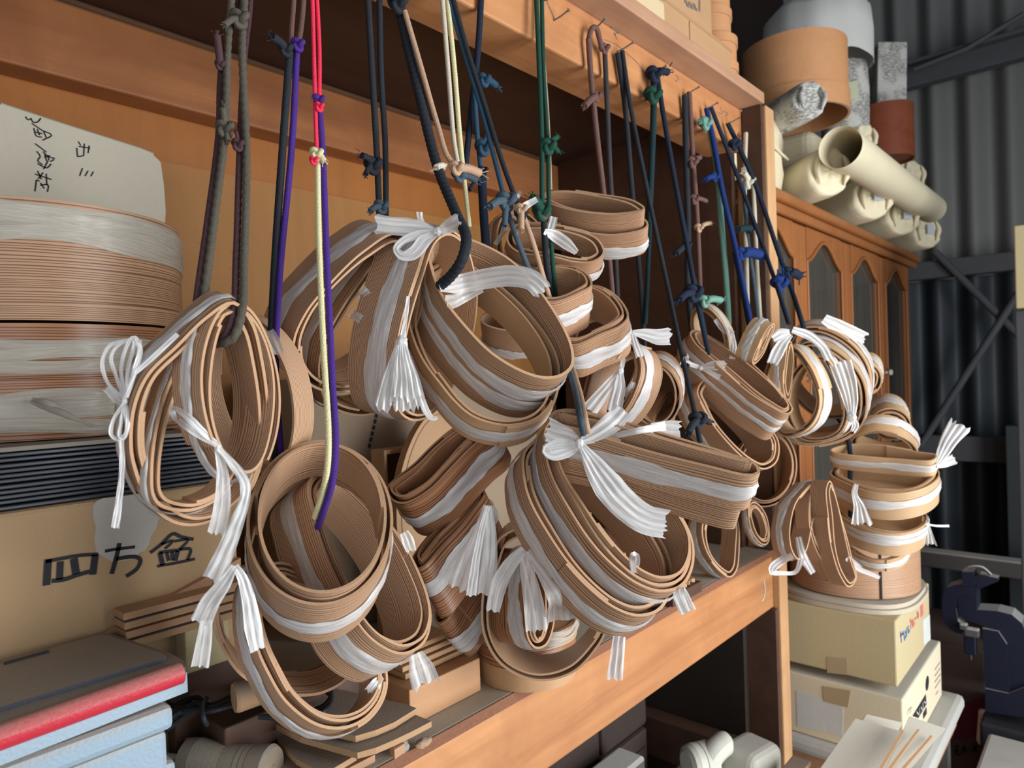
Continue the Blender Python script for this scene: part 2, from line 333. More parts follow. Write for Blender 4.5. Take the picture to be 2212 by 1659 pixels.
def band(mb, c, r, z0, z1, t=0.004, n=64, mi=0, mie=1, B=None, aspect=1.0, ph=0.0):
    """a closed bent-wood wall: outer and inner face plus its two cut edges"""
    B = np.eye(3) if B is None else B; c = np.asarray(c, float); A = np.linspace(0, 2 * math.pi, n + 1) + ph
    def p(rr, a, z): return c + B @ np.array([rr * math.cos(a), (aspect * rr if aspect != 1 else rr) * math.sin(a), z])
    for (ra, za, rb, zb, m) in ((r, z0, r, z1, mi), (r, z1, r - t, z1, mie), (r - t, z1, r - t, z0, mi), (r - t, z0, r, z0, mie)):
        mb.grid([[p(ra, a, za), p(rb, a, zb)] for a in A], m, [[(a * r, za), (a * r, zb + (ra - rb))] for a in A], True)
def disc(mb, c, r, z, n=64, mi=0, B=None, aspect=1.0, up=True):
    B = np.eye(3) if B is None else B; c = np.asarray(c, float)
    b = mb.add([c + B @ np.array([r * math.cos(a), aspect * r * math.sin(a), z]) for a in np.linspace(0, 2 * math.pi, n, endpoint=False)])
    idx = list(range(b, b + n)); mb.face(idx if up else idx[::-1], mi)
def strokes(name, mat, parent, polys, place, normal, w=0.004, lift=0.0008):
    """handwriting: thin raised strokes; place(px,py) puts a pixel on the written surface"""
    mb = MB(); nn = nrm(normal)
    for st in polys:
        ww = w
        if isinstance(st, tuple): st, ww = st
        P = np.array([place(*p) for p in st])
        if len(P) > 2: P = spline(P, 4 * len(P))
        T = np.gradient(P, axis=0); side = np.array([nrm(np.cross(t, nn)) for t in T]) * ww / 2
        add = P + nn * lift; mb.grid([[a - s, a + s] for a, s in zip(add, side)], 0, None, False)
    return mb.build(name, mat, parent)
def ell(cx, cy, rx, ry, rot=0, n=20):
    r = math.radians(rot); o = []
    for k in range(n):
        a = 2 * math.pi * k / n; x, y = rx * math.cos(a), ry * math.sin(a); o.append((cx + x * math.cos(r) - y * math.sin(r), cy + x * math.sin(r) + y * math.cos(r)))
    return o
def clump(mb, c, r, mi=0, sx=1, sy=1, sz=1, seed=0, rough=0.12, B=None):
    bm = bmesh.new(); bmesh.ops.create_icosphere(bm, subdivisions=3, radius=1.0); rng = random.Random(seed); B = np.eye(3) if B is None else B
    ph = [rng.uniform(0, 6) for _ in range(6)]
    b = mb.add([np.asarray(c) + B @ (np.array([v.co.x * sx, v.co.y * sy, v.co.z * sz]) * r * (1 + rough * math.sin(5 * v.co.x + ph[0]) * math.sin(6 * v.co.y + ph[1]) + rough * 0.6 * math.sin(11 * v.co.z + ph[2] + 7 * v.co.x))) for v in bm.verts])
    for f in bm.faces: mb.face([b + v.index for v in f.verts], mi, None, True)
    bm.free()
# ------------------------------------------------------------------ the setting
PC = 'structure'
def st(name, mb, mat): return struct(mb.build(name, mat))
FZ = 0.0
st('floor', slab(-1.2, 4.0, -2.2, 1.6, FZ - 0.05, FZ), 'concrete_floor')
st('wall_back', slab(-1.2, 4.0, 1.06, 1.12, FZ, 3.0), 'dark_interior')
# corrugated far wall: upper pale sheet, lower dark sheet
def corrugated(x, y0, y1, z0, z1, amp=0.022, wl=0.115):
    mb = MB(); n = int((y1 - y0) / wl * 14); rows = []
    for i in range(n + 1):
        y = y0 + (y1 - y0) * i / n; xx = x + amp * math.cos(2 * math.pi * y / wl); rows.append([(xx, y, z0), (xx, y, z1)])
    mb.grid(rows, 0, None, True)
    mb.grid([[(p[0][0] + 0.004, p[0][1], p[0][2]), (p[1][0] + 0.004, p[1][1], p[1][2])] for p in rows], 0, None, True, flip=True); return mb
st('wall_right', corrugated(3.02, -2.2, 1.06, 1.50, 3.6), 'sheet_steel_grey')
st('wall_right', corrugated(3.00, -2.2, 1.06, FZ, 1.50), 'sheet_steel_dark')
def girt(z0, z1, x=2.90):
    mb = slab(x, x + 0.05, -2.2, 0.9, z0, z1, 0.004); return mb
st('trim_1', girt(PX(2100, 152, 2.9)[2], PX(2100, 106, 2.9)[2]), 'girt_dark'); st('trim_2', girt(PX(2100, 592, 2.9)[2], PX(2100, 553, 2.9)[2]), 'girt_dark')
st('trim_3', slab(2.86, 2.90, -2.0, 0.9, PX(2100, 106, 2.9)[2] - .004, PX(2100, 100, 2.9)[2], 0.003), 'girt_dark')
st('trim_4', slab(2.90, 2.95, -2.2, 0.9, 0.84, 0.93, 0.004), 'girt_dark')
for i, (a, b) in enumerate((((2020, 545), (2212, 735)), ((2212, 615), (1990, 960)))):   # wind-brace rods
    mb = MB(); add_tube(mb, [PX(*a, 2.88 - 0.02 * i), PX(*b, 2.88 - 0.02 * i)], 0.013, 8); st('trim_%d' % (5 + i), mb, 'girt_dark')
mb = MB(); a, b = PX(1975, 150, 2.84), PX(2212, 30, 2.84); add_tube(mb, [a, (a + b) / 2 - np.array([0, 0, .02]), b], 0.009, 8); st('trim_7', mb, 'girt_dark')
# workbench with hanging shelf: one fixed unit
XP = 1.287
work = thing('storage_bench', 'long pine workbench with an upper shelf, nailed hanging rail and corner post', 'workbench', (0.6, 0.75, 0))
def wp(name, mb, mat): return mb.build(name, mat, work)
wp('front_rail', slab(-0.6, XP - .001, 0.501, 0.545, 0.750, 0.846, 0.003), 'beam_pine')
wp('bench_top', slab(-0.6, XP - .002, 0.5012, 1.0, 0.846, 0.8585, 0.002), 'bench_top_dusty')
wp('hanging_rail', slab(-0.6, XP - .003, 0.532, 0.600, 1.607, 1.684, 0.003), 'beam_pine')
wp('shelf_board', slab(-0.6, XP - .004, 0.489, 1.0, 1.6845, 1.705, 0.002), 'shelf_board_pine')
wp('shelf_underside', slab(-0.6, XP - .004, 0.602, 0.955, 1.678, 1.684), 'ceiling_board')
wp('rear_rail', slab(-0.6, XP - .003, 0.957, 1.0, 1.580, 1.672, 0.003), 'beam_amber')
wp('back_panel', slab(-0.6, XP, 1.002, 1.02, 0.86, 1.676), 'ply_back')
wp('patch_panel', slab(0.36, XP - .03, 0.994, 1.001, 0.86, 1.513), 'ply_pale')
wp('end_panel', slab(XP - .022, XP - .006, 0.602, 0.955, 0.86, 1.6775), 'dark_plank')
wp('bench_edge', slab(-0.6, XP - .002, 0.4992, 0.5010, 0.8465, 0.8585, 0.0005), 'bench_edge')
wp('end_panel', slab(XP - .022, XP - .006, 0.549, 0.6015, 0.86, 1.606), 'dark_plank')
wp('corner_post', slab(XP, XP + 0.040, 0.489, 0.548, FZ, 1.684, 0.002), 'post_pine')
wp('post_shade_face', slab(XP - .012, XP - .0005, 0.4935, 0.60, FZ, 0.749, 0.001), 'dark_plank')  # dark slabs put the shade of the post's side face into colour
wp('post_shade_face', slab(XP - .012, XP - .0005, 0.4935, 0.53, 0.86, 1.683, 0.001), 'dark_plank')
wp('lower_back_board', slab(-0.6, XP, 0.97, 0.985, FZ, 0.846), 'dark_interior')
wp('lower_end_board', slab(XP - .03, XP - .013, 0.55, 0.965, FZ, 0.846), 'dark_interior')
wp('lower_stretcher', slab(XP - .07, XP - .031, 0.54, 0.96, 0.42, 0.50, 0.002), 'dark_plank')
def nail(px, py, tip=None, Y=0.532):
    mb = MB(); h = PY(px, py, Y) if tip is None else PY(*tip, Y - 0.022); root = PY(px, py, Y)
    if tip is None: h = root + np.array([0.004, -0.024, 0.006])
    d = nrm(h - root); add_tube(mb, [root - d * 0.004, (root + h) / 2 + np.array([0, 0, -.001]), h], 0.0011, 8)
    add_tube(mb, [h, h + d * 0.001], 0.0026, 10); return mb.build('nail', 'nail_steel', work)
for a, t in (((1196, 44), (1228, 22)), ((1284, 62), (1307, 40)), ((1178, 0), (1190, -6)), ((1332, 112), None), ((1405, 160), None), ((1478, 204), None), ((1522, 236), (1550, 222)), ((1568, 268), None), ((1608, 290), None), ((1150, -10), None), ((985, -30), None)): nail(a[0], a[1], t)
for sts in ([([(1319, 58), (1337, 74)], .0012), ([(1326, 76), (1334, 70)], .0012), ([(1326, 70), (1333, 86)], .0012)], [([(1180, 2), (1198, 42)], .001)], [([(1460, 163), (1466, 170), (1459, 176)], .0012)],
            [([(1556, 232), (1560, 245), (1552, 244)], .0012)], [([(1562, 240), (1572, 246), (1565, 252)], .0012)], [([(1306, 86), (1330, 96), (1350, 112), (1375, 135), (1392, 158)], .0009)]):
    strokes('pencil_mark', 'ink_grey', work, sts, lambda x, y: PY(x, y, 0.532), (0, -1, 0))
strokes('chalk_mark', 'label_white', work, [([(1649, 1252), (1652, 1275), (1648, 1295), (1645, 1297)], .003)], lambda x, y: PY(x, y, 0.501), (0, -1, 0))
# ------------------------------------------------------------------ things stored on the bench, left
def wrap(parent, c, r, z, tilt, phase, wd, seed, mat='ribbon_film_yellowed', aspect=1.0, lift=.0022):
    """one turn of packing film round a drum"""
    rng = random.Random(seed); mb = MB(); rows = []; uv = []; ph = [rng.uniform(0, 6) for _ in range(4)]
    for i in range(121):
        a = 2 * math.pi * i / 120; row = []; ur = []; zz = z + tilt * math.sin(a + phase) + .002 * math.sin(5 * a + ph[0]); ww = wd * (1 + .35 * math.sin(2 * a + ph[1]) + .15 * math.sin(7 * a + ph[2]))
        for j in range(7):
            v = j / 6 * 2 - 1; rr = r + lift + .0013 * math.sin(9 * a + 2.3 * j + ph[3]) * (1 - abs(v)) - (.0012 if abs(v) == 1 else 0)
            row.append(np.asarray(c) + np.array([rr * math.cos(a), rr * aspect * math.sin(a), zz + v * ww])); ur.append((a * r, .02 * v))
        rows.append(row); uv.append(ur)
    mb.grid(rows, 0, uv, True); return mb.build('packing_film', mat, parent)
h = ray(94, 840); h[2] = 0; h /= np.linalg.norm(h); KC = CAM + h * .86; KC[2] = 0
def drum(label, r, bands, films):
    z0 = min(b[1] for b in bands); root = thing('bentwood_drum', label, 'wooden drum', (KC[0], KC[1], z0))
    for (dr, a, b, m) in bands:
        mb = MB(); band(mb, KC, r + dr, a, b, .004, 96); mb.build('wall', [m, 'hoop_cut_edge'], root)
    mb = MB(); disc(mb, KC, r - .004, bands[0][2] - .004); disc(mb, KC, r - .004, bands[0][1] + .003, up=False); mb.build('board', 'tray_wood', root)
    for f in films: wrap(root, KC, r, *f)
    return root
drum('tall round bentwood drum, film wrapped, topmost of the left stack', .132, [(0, 1.266, 1.368, 'hoop_wood_fine'), (.003, 1.262, 1.279, 'hoop_wood_fine')],
     [(1.358, .003, 0, .006, 1), (1.350, .006, 2.5, .007, 2), (1.343, .005, 1.2, .006, 3), (1.352, .010, 4.2, .005, 4), (1.322, .016, 3.3, .0065, 5), (1.338, .012, 4.0, .004, 6)])
drum('low round bentwood drum in the left stack, film wrapped, second from top', .138, [(0, 1.212, 1.259, 'hoop_wood_red')], [(1.236, .003, 1, .006, 11), (1.229, .005, 3, .0055, 12), (1.242, .004, 5, .004, 13), (1.222, .003, 2, .005, 14)])
t3 = drum('low round bentwood drum in the left stack, resting on the black trays', .140, [(0, 1.1585, 1.2115, 'hoop_wood_red')], [(1.187, .003, 1, .007, 21), (1.178, .005, 3, .006, 22), (1.170, .003, 5, .005, 23), (1.193, .004, 2, .0045, 24)])
mb = MB()
for a, b in (((68, 868), (200, 920)), ((135, 884), (72, 862))):
    P = [PD(*a, .585), PD((a[0] + b[0]) / 2, (a[1] + b[1]) / 2 - 2, .58), PD(*b, .585)]; add_tube(mb, spline(P, 10), [.001 + .0022 * abs(math.sin(k * .35 + .3)) for k in range(10)], 7)
mb.build('film_knot', 'ribbon_film_yellowed', t3)
root = thing('black_tray_stack', 'stack of black lacquered trays under the left drums', 'tray stack', (.1, .8, 1.1085))
for k in range(12):
    z = 1.1085 + k * .0041; mb = slab(-.25 + .002 * (k % 3), .312 - .003 * (k % 4), .655 + .0015 * ((k * 7) % 4), .945, z, z + (.0031 if k < 11 else .0038), .0008); mb.build('tray', 'tray_top_dust' if k == 11 else 'black_tray', root)
# brown carton with brush lettering
CYF = .650
root = thing('lettered_carton', 'brown cardboard carton brushed with large black characters, under black trays', 'carton', (.03, .8, .8585))
mb = slab(-.28, .325, CYF, .94, .8585, 1.1075, .004); mb.build('carton_body', 'carton_brown', root)
P4 = lambda l: [(x / 3.457, 820 + y / 3.457) for x, y in l]
pc = lambda x, y: PY(x, y, CYF)
mb = MB(); lab = [(200, 1092), (208, 1082), (222, 1076), (262, 1072), (300, 1067), (325, 1075), (345, 1110), (338, 1140), (326, 1158), (322, 1175), (312, 1190), (302, 1192), (292, 1206), (262, 1212), (240, 1212), (225, 1204), (208, 1192), (203, 1165), (207, 1140), (201, 1120)]
add_prism(mb, [pc(*p) for p in lab], (0, -.0006, 0)); mb.build('torn_label', 'torn_label', root)
strokes('brush_character', 'ink_black', root, [(P4([(357, 1340), (345, 1535)]), .0052), (P4([(340, 1357), (470, 1333), (585, 1313), (728, 1304)]), .0028), (P4([(708, 1306), (690, 1455)]), .0052), (P4([(448, 1357), (442, 1492)]), .0048), (P4([(548, 1335), (566, 1452)]), .0055), (P4([(385, 1503), (480, 1490), (570, 1460), (665, 1432)]), .0034)], pc, (0, -1, 0), lift=.001)
strokes('brush_character', 'ink_black', root, [(P4([(780, 1280), (860, 1266), (1005, 1248)]), .0026), (P4([(888, 1220), (872, 1300), (850, 1380), (830, 1450)]), .0036), (P4([(865, 1338), (940, 1325), (1020, 1325), (1045, 1348), (1020, 1410), (940, 1468)]), .0034)], pc, (0, -1, 0), lift=.001)
strokes('brush_character', 'ink_black', root, [(P4([(1120, 1292), (1200, 1230), (1290, 1150), (1345, 1172), (1442, 1192)]), .003), (P4([(1200, 1228), (1290, 1202), (1268, 1228), (1228, 1262)]), .0024), (P4([(1300, 1206), (1402, 1196), (1338, 1268)]), .0024), (P4([(1192, 1290), (1212, 1385)]), .0040), (P4([(1185, 1290), (1300, 1276), (1420, 1266), (1398, 1345)]), .0028),
    (P4([(1242, 1290), (1256, 1352)]), .0028), (P4([(1282, 1284), (1285, 1350)]), .0028), (P4([(1325, 1276), (1304, 1352)]), .0040), (P4([(1172, 1392), (1300, 1370), (1452, 1338)]), .0026)], pc, (0, -1, 0), lift=.001)
# kraft bag
BY = .915
root = thing('paper_bag', 'cream paper bag with handwriting, standing behind the left drums', 'paper bag', (.08, .95, .8585))
mb = MB(); poly = [PY(x, y, BY) for x, y in [(-150, 182), (0, 226), (150, 275), (300, 322), (330, 334), (347, 350), (354, 400), (358, 455), (352, 560)]]; poly += [np.array([poly[-1][0], BY, 1.16]), np.array([poly[0][0], BY, 1.16])]
add_prism(mb, poly, (0, .05, 0)); mb.build('bag_body', 'kraft_bag', root)
mb = MB(); q = [(0, 226), (150, 275), (300, 322), (330, 334)]; add_tube(mb, [PY(x, y + 1, BY + .004) for x, y in q], .0032, 8); mb.build('folded_edge', 'kraft_bag', root)
P3 = lambda l: [(x / 3.19, 200 + y / 3.19) for x, y in l]
for ch in (
    [[(175, 166), (190, 188), (215, 180)], [(212, 178), (228, 205), (258, 203), (280, 178)]],
    [[(218, 213), (290, 262)]],
    [[(292, 330), (355, 293), (290, 262)], [(232, 245), (250, 300), (288, 308)], [(256, 252), (272, 296)], [(240, 272), (290, 284)], [(300, 268), (318, 312)]],
    [[(240, 352), (320, 412)]],
    [[(252, 405), (276, 440), (260, 470), (294, 500)], [(296, 408), (330, 440), (378, 456)], [(305, 446), (345, 436)], [(308, 424), (320, 472)], [(330, 432), (336, 468)], [(345, 476), (372, 462)], [(258, 490), (320, 520), (352, 492)], [(330, 470), (300, 528)]],
    [[(240, 562), (355, 600)], [(258, 540), (284, 598)], [(296, 552), (262, 596)], [(250, 602), (240, 682)], [(250, 602), (272, 612)], [(318, 560), (322, 640)], [(276, 640), (330, 636), (326, 686)], [(278, 622), (304, 662)]],
    [[(538, 338), (556, 366)], [(542, 372), (620, 384)], [(528, 382), (533, 442)], [(580, 352), (576, 436)], [(533, 442), (576, 436)], [(614, 366), (606, 418)]],
    [[(548, 574), (568, 522)]],
    [[(585, 576), (606, 540)]],
    [[(625, 578), (643, 545)]]):
    strokes('pen_character', 'ink_black', root, [(P3(s), .0013) for s in ch], lambda x, y: PY(x, y, BY), (0, -1, 0))
# plastic cases at lower left
def zp(l, z): return [PZ(x, y, z) for x, y in l]
root = thing('parts_case', 'grey dust-covered parts case with red front strip, on the pale blue box', 'plastic case', PZ(180, 1480, .9745))
top = zp([(-140, 1473), (212, 1371), (232, 1371), (352, 1412), (359, 1419), (0, 1527), (-140, 1570)], 1.0)
mb = MB(); add_prism(mb, top, (0, 0, -.010)); mb.build('lid', 'case_lid_dark', root)
mb = MB(); out = zp([(-140, 1468), (214, 1367), (238, 1368), (372, 1413), (398, 1428), (401, 1440), (0, 1578), (-140, 1627)], .9965); add_prism(mb, out, (0, 0, -.0065)); mb.build('lid_rim', 'case_lid_dark', root)
mb = MB(); f0, f1 = PZ(-140, 1630, .9945), PZ(397, 1441, .9945); add_tube(mb, [f0 + np.array([0, -.001, -.003]), f1 + np.array([-.003, -.001, -.003])], .0078, 16); mb.build('front_strip', 'case_red', root)
mb = MB(); add_prism(mb, zp([(-140, 1474), (214, 1373), (238, 1374), (376, 1420), (403, 1436), (404, 1452), (0, 1602), (-140, 1654)], .9895), (0, 0, -.0145)); mb.build('case_body', 'case_blue', root)
mb = MB(); a, b = PZ(10, 1434, 1.0005), PZ(105, 1407, 1.0005); add_box(mb, (a + b) / 2, (np.linalg.norm(b - a), .003, .0016)); mb.build('latch_slot', 'black_rubber', root)
def tub(label, px, py, ztop, zbot, yb):
    c = PZ(px, py, ztop); root = thing('plastic_tub', label, 'plastic box', (c[0] - .15, c[1] + .05, zbot)); x0, x1, y0, y1 = -.25, c[0], c[1], yb
    mb = slab(x0, x1, y0, y1, ztop - .0175, ztop, .005); mb.build('lid', 'case_blue', root); mb = slab(x0 + .004, x1 - .004, y0 + .0035, y1 - .004, zbot, ztop - .0176, .004); mb.build('box_body', 'case_blue', root)
    return c
c1 = tub('pale blue plastic box with dusty lid, beneath the red-striped parts case', 377, 1522, .9740, .9262, .64)
c2 = tub('lower pale blue plastic box at the bottom left corner of the picture', 383, 1640, .9258, .8590, .64)
# round handle of a file, cable, wooden handle, frame
def turned(name, label, a, b, prof, mat, cat, nb=28):
    a, b = np.asarray(a), np.asarray(b); ax = nrm(b - a); L = np.linalg.norm(b - a); n = nrm(np.cross(ax, [0, 0, 1])); B = np.stack([n, np.cross(ax, n), ax], 1)
    root = thing(name, label, cat, (a + b) / 2 - np.array([0, 0, max(p[0] for p in prof)])); mb = MB(); lathe(mb, a, [(r, z * L) for r, z in prof], nb, B=B); mb.build('grip', mat, root); return root, B, L
zb = .8590
a, b = PZ(392, 1640, zb + .0185), PZ(590, 1660, zb + .0185)
root, B, L = turned('file_handle', 'dusty turned wooden file handle lying at the bench front, bottom left', a, b, [(0.0, 0), (0.00732, 0), (0.01769, 0.07), (0.01854, 0.2), (0.01525, 0.5), (0.01586, 0.66), (0.01513, 0.665), (0.01623, 0.67), (0.01623, 0.72), (0.01537, 0.725), (0.01647, 0.73), (0.01659, 0.78), (0.01574, 0.785), (0.01684, 0.79), (0.01854, 0.96), (0.01647, 1.0), (0.00366, 1.0), (0.00244, 0.985), (0.0, 0.985)], 'handle_wood_dusty', 'tool handle')
mb = MB(); add_tube(mb, [np.asarray(a) - nrm(b - a) * .03, a], .004, 10); mb.build('tang', 'steel_dusty', root)
a, b = PZ(505, 1508, zb + .080), PZ(640, 1470, zb + .080)
turned('mallet_handle', 'short pale wooden tool handle lying on black cable', a, b, [(0, 0), (.0115, 0), (.0125, .05), (.0115, .35), (.0105, .8), (.0095, 1), (0, 1)], 'board_brown_dusty', 'tool handle')
root = thing('cable_coil', 'coiled black electric cable tied with a twist, on the bench at left', 'cable', PZ(480, 1560, zb + .049)); rng = random.Random(5)
for k in range(9):
    o = rng.uniform(-14, 14); zz = zb + .052 + .0035 * (k % 4); mb = MB()
    add_tube(mb, spline([PZ(360, 1500 + o + 8 * k, zz), PZ(420, 1520 + o, zz + .006), PZ(455, 1530 + o * .5, zz + .008), PZ(520, 1505 + o, zz + .006), PZ(590, 1480 + o * 1.4, zz), PZ(660, 1470 + o, zz), PZ(715, 1495 + o * .6, zz), PZ(700, 1530 + o * .5, zz), PZ(640, 1548 + o * .3, zz), PZ(560, 1548, zz)], 60), .0022, 7); mb.build('cable', 'black_rubber', root)
mb = MB(); add_tube(mb, spline([PZ(446, 1508, zb + .072), PZ(436, 1528, zb + .076), PZ(440, 1552, zb + .072), PZ(447, 1565, zb + .062)], 14), .0020, 7); mb.build('cable_tie', 'black_rubber', root)
def rim_frame(name, label, cat, pts, z, h, t, mat):
    q = np.array(spline([PZ(x, y, z) for x, y in pts], 80, True)); c = q.mean(0); root = thing(name, label, cat, (c[0], c[1], z - h)); T = np.roll(q, -1, 0) - np.roll(q, 1, 0); O = np.array([nrm([a[1], -a[0], 0]) for a in T])
    if np.mean(np.sum(O * (q - c), 1)) < 0: O = -O
    mb = MB(); q2 = np.vstack([q, q[:1]]); O2 = np.vstack([O, O[:1]]); dn = np.array([0, 0, -h]); L = np.concatenate([[0], np.cumsum(np.linalg.norm(np.diff(q2, axis=0), axis=1))])
    for A, Bq, m in ((q2, q2 + dn, 0), (q2 - O2 * t, q2, 1), (q2 - O2 * t + dn, q2 - O2 * t, 0), (q2 + dn, q2 - O2 * t + dn, 1)): mb.grid([[x, y] for x, y in zip(A, Bq)], m, [[(l, 0), (l, h)] for l in L], True)
    mb.build('wall', [mat, 'hoop_cut_edge'], root); mb = MB(); add_prism(mb, [p + np.array([0, 0, -h + .003]) - o_ * t * .7 for p, o_ in zip(q, O)], (0, 0, .003)); mb.build('base_board', 'dark_plank', root); return root
rim_frame('oval_box_frame', 'small oval bentwood frame with dark inside, behind the file handle', 'wooden frame', [(400, 1592), (430, 1560), (470, 1541), (520, 1533), (560, 1543), (577, 1560), (562, 1584), (500, 1601), (440, 1610), (405, 1608)], .8880, .028, .0035, 'hoop_wood_pale')
# boards on the bench
def board(name, label, pts, z, h, mat, cat='board', parent=None):
    mb = MB(); add_prism(mb, [PZ(x, y, z) for x, y in pts], (0, 0, -h)); o = mb.build(name, mat); tag(o, label, cat); return o
board('curved_board', 'upper dusty thin board with a curved front edge, below the lowest purple-cord hoop', [(610, 1545), (640, 1560), (700, 1575), (768, 1590), (812, 1577), (852, 1560), (900, 1530), (880, 1522), (820, 1508), (740, 1490), (660, 1500)], .9, .0052, 'board_brown_dusty')
board('curved_board', 'lower dusty thin board with a curved front edge, beside the small stone', [(560, 1540), (590, 1562), (650, 1592), (772, 1626), (812, 1615), (850, 1599), (890, 1580), (932, 1558), (900, 1545), (760, 1510), (640, 1505)], .8925, .0052, 'board_brown_dusty')
board('thin_board', 'brown dusty strip of board, foreground right of the file handle', [(575, 1580), (605, 1578), (640, 1606), (695, 1656), (650, 1690), (585, 1690), (560, 1620)], .8720, .005, 'board_brown_dusty')
board('thin_board', 'darker board under the curved ones, at bottom centre left', [(590, 1560), (700, 1600), (770, 1630), (700, 1672), (640, 1640), (600, 1600)], .8795, .005, 'board_brown_dusty')
board('thin_board', 'pale sawn lath on the bench edge under the curved boards', [(660, 1684), (795, 1622), (810, 1630), (690, 1692)], .8660, .0068, 'thin_board_wood')
board('support_block', 'small wooden block propping the curved boards', [(842, 1608), (866, 1595), (874, 1606), (852, 1620)], .8865, .008, 'thin_board_wood')
def lump(name, label, px, py, r, mat, cat, seed, sx=1, sy=1, sz=.7, z=None):
    c = PZ(px, py, zb); rr = r * depth(c) / F; c = c + np.array([0, 0, rr * sz * 1.02]); mb = MB(); clump(mb, c, rr, 0, sx, sy, sz, seed); o = mb.build(name, mat); tag(o, label, cat)
lump('stone', 'rounded grey stone by the curved boards at the bench edge', 868, 1628, 15, 'stone_grey', 'stone', 3, 1.2, .9, .9)
lump('bark_chip', 'rough reddish wood chip beside the small grey stone', 915, 1615, 15, 'board_brown_dusty', 'wood chip', 5, 1.4, .7, .7)
XB = PY(410, 1450, .62)[0]; XE = PY(505, 1400, .62)[0]
o = slab(XB, XE, .627, .648, .945, .985, .002).build('beige_box', 'carton_tan'); tag(o, 'small beige carton right of the parts case, behind the cable', 'carton')
o = slab(XB - .01, XE + .03, .631, .648, zb, .9445, .002).build('dark_block', 'dark_plank'); tag(o, 'dark wood block under the small beige carton, behind the cable', 'block')
o = slab(XB + .01, XE + .16, .580, .6305, zb, zb + .0485, .002).build('dark_plank', 'dark_plank'); tag(o, 'dark plank under the black cable coil', 'plank')
root = thing('lath_pile', 'few thin brown laths lying on the small beige carton', 'laths', ((XB + XE) / 2, .63, .9855))
for k in range(4): slab(XB - .05, XE + .05 - .002 * k, .620 + .0015 * k, .648, .9855 + .0075 * k, .9915 + .0075 * k, .0006).build('lath', 'thin_board_wood' if k % 2 else 'board_brown_dusty', root)
mb = MB(); add_prism(mb, [PY(x, y, .643) for x, y in [(215, 1376), (330, 1310), (440, 1250), (520, 1205), (522, 1335), (420, 1362), (320, 1384)]], (0, .006, 0)); o = mb.build('leaning_board', 'thin_board_wood'); tag(o, 'brown board leaning on the lettered carton, above the parts case', 'board')
# wooden box and oval boxes
a, b = PZ(887, 1571, zb), PZ(1043, 1493, zb); root = thing('wooden_case', 'plain wooden box at bench centre, just left of the oval boxes', 'wooden box', (a + b) / 2)
mb = slab(a[0], b[0], a[1], a[1] + .09, zb, zb + .036, .0012); mb.build('box_body', 'box_wood', root)
root = thing('board_stack', 'short stack of pale laths lying on the plain wooden box', 'laths', ((a[0] + b[0]) / 2, a[1] + .05, zb + .037))
for k in range(4): mb = slab(a[0] + .012, b[0] - .004 * k, a[1] + .02 + .004 * k, a[1] + .085, zb + .037 + k * .0062, zb + .0425 + k * .0062, .0006); mb.build('lath', 'tray_wood', root)
f = PZ(1140, 1497, zb); hh = ray(1147, 800); hh[2] = 0; hh /= np.linalg.norm(hh); OC = np.array([f[0], f[1], 0]) + hh * .056; OC[2] = 0
def rbox(label, c, r, z0, z1, mat, name='round_box', lid=True, asp=1.0, film=(), t=.004):
    root = thing(name, label, 'round box', (c[0], c[1], z0)); mb = MB(); band(mb, c, r, z0, z1, t, 72, aspect=asp); mb.build('wall', [mat, 'hoop_cut_edge'], root)
    mb = MB(); disc(mb, c, r - t * .8, z1 - .002, aspect=asp); disc(mb, c, r - t * .8, z0 + .002, up=False, aspect=asp); mb.build('board', 'tray_wood', root)
    for k, ff in enumerate(film): wrap(root, c, r, *ff, mat='ribbon_film_yellowed')
    return root
rbox('bottom pale round box of the small stack behind the thin large hoop', OC, .0555, zb, zb + .024, 'tray_wood')
rbox('middle round box of the small stack behind the thin large hoop', OC + np.array([.002, .003, 0]), .0575, zb + .0245, zb + .042, 'hoop_wood_red')
rbox('top round box of the small stack, film wrapped, behind the thin large hoop', OC + np.array([.004, .004, 0]), .0585, zb + .0425, zb + .060, 'hoop_wood_pale', film=((zb + .052, .003, 1, .004, 31), (zb + .056, .002, 3, .004, 32)))
# middle of the bench, behind the hoops
root = thing('plain_carton', 'plain pale carton printed with a dashed line, mid bench behind hoops', 'carton', (.68, .87, zb))
slab(.50, .97, .80, .985, zb, 1.205, .004).build('carton_body', 'carton_pale', root)
strokes('printed_mark', 'ink_black', root, [([(814 - 3 * k, 893 + 13 * k), (811 - 3 * k, 902 + 13 * k)], .005) for k in range(6)], lambda x, y: PY(x, y, .80), (0, -1, 0))
root = thing('open_tray', 'open wooden tray tipped on edge, in front of the dashed carton', 'tray', PY(860, 1010, .74) * np.array([1, 1, 0]) + np.array([0, 0, zb]))
tc = PY(868, 985, .76); x0, z0_ = tc[0], 1.055
slab(x0 - .045, x0 + .06, .758, .764, zb, z0_ + .05).build('tray_floor', 'dark_plank', root)
for (xa, xb, za, zc) in ((x0 - .045, x0 + .06, z0_ + .046, z0_ + .052), (x0 - .05, x0 - .045, zb, z0_ + .052), (x0 - .045, x0 + .06, z0_ - .03, z0_ - .024)): slab(xa, xb, .735, .764, za, zc, .001).build('tray_rim', 'tray_wood', root)
LY = .70; root = thing('wooden_disc', 'grooved round wooden disc standing on edge mid bench, behind the dark tilted hoop', 'wooden disc', PY(935, 1200, LY))
el = ell(938, 1065, 78, 185, 8, 60); low = min(PY(x, y, LY)[2] for x, y in el)
mb = MB(); add_prism(mb, [PY(x, y, LY) for x, y in el], (0, .012, 0), smooth_side=True); mb.build('disc_board', 'tray_wood', root)
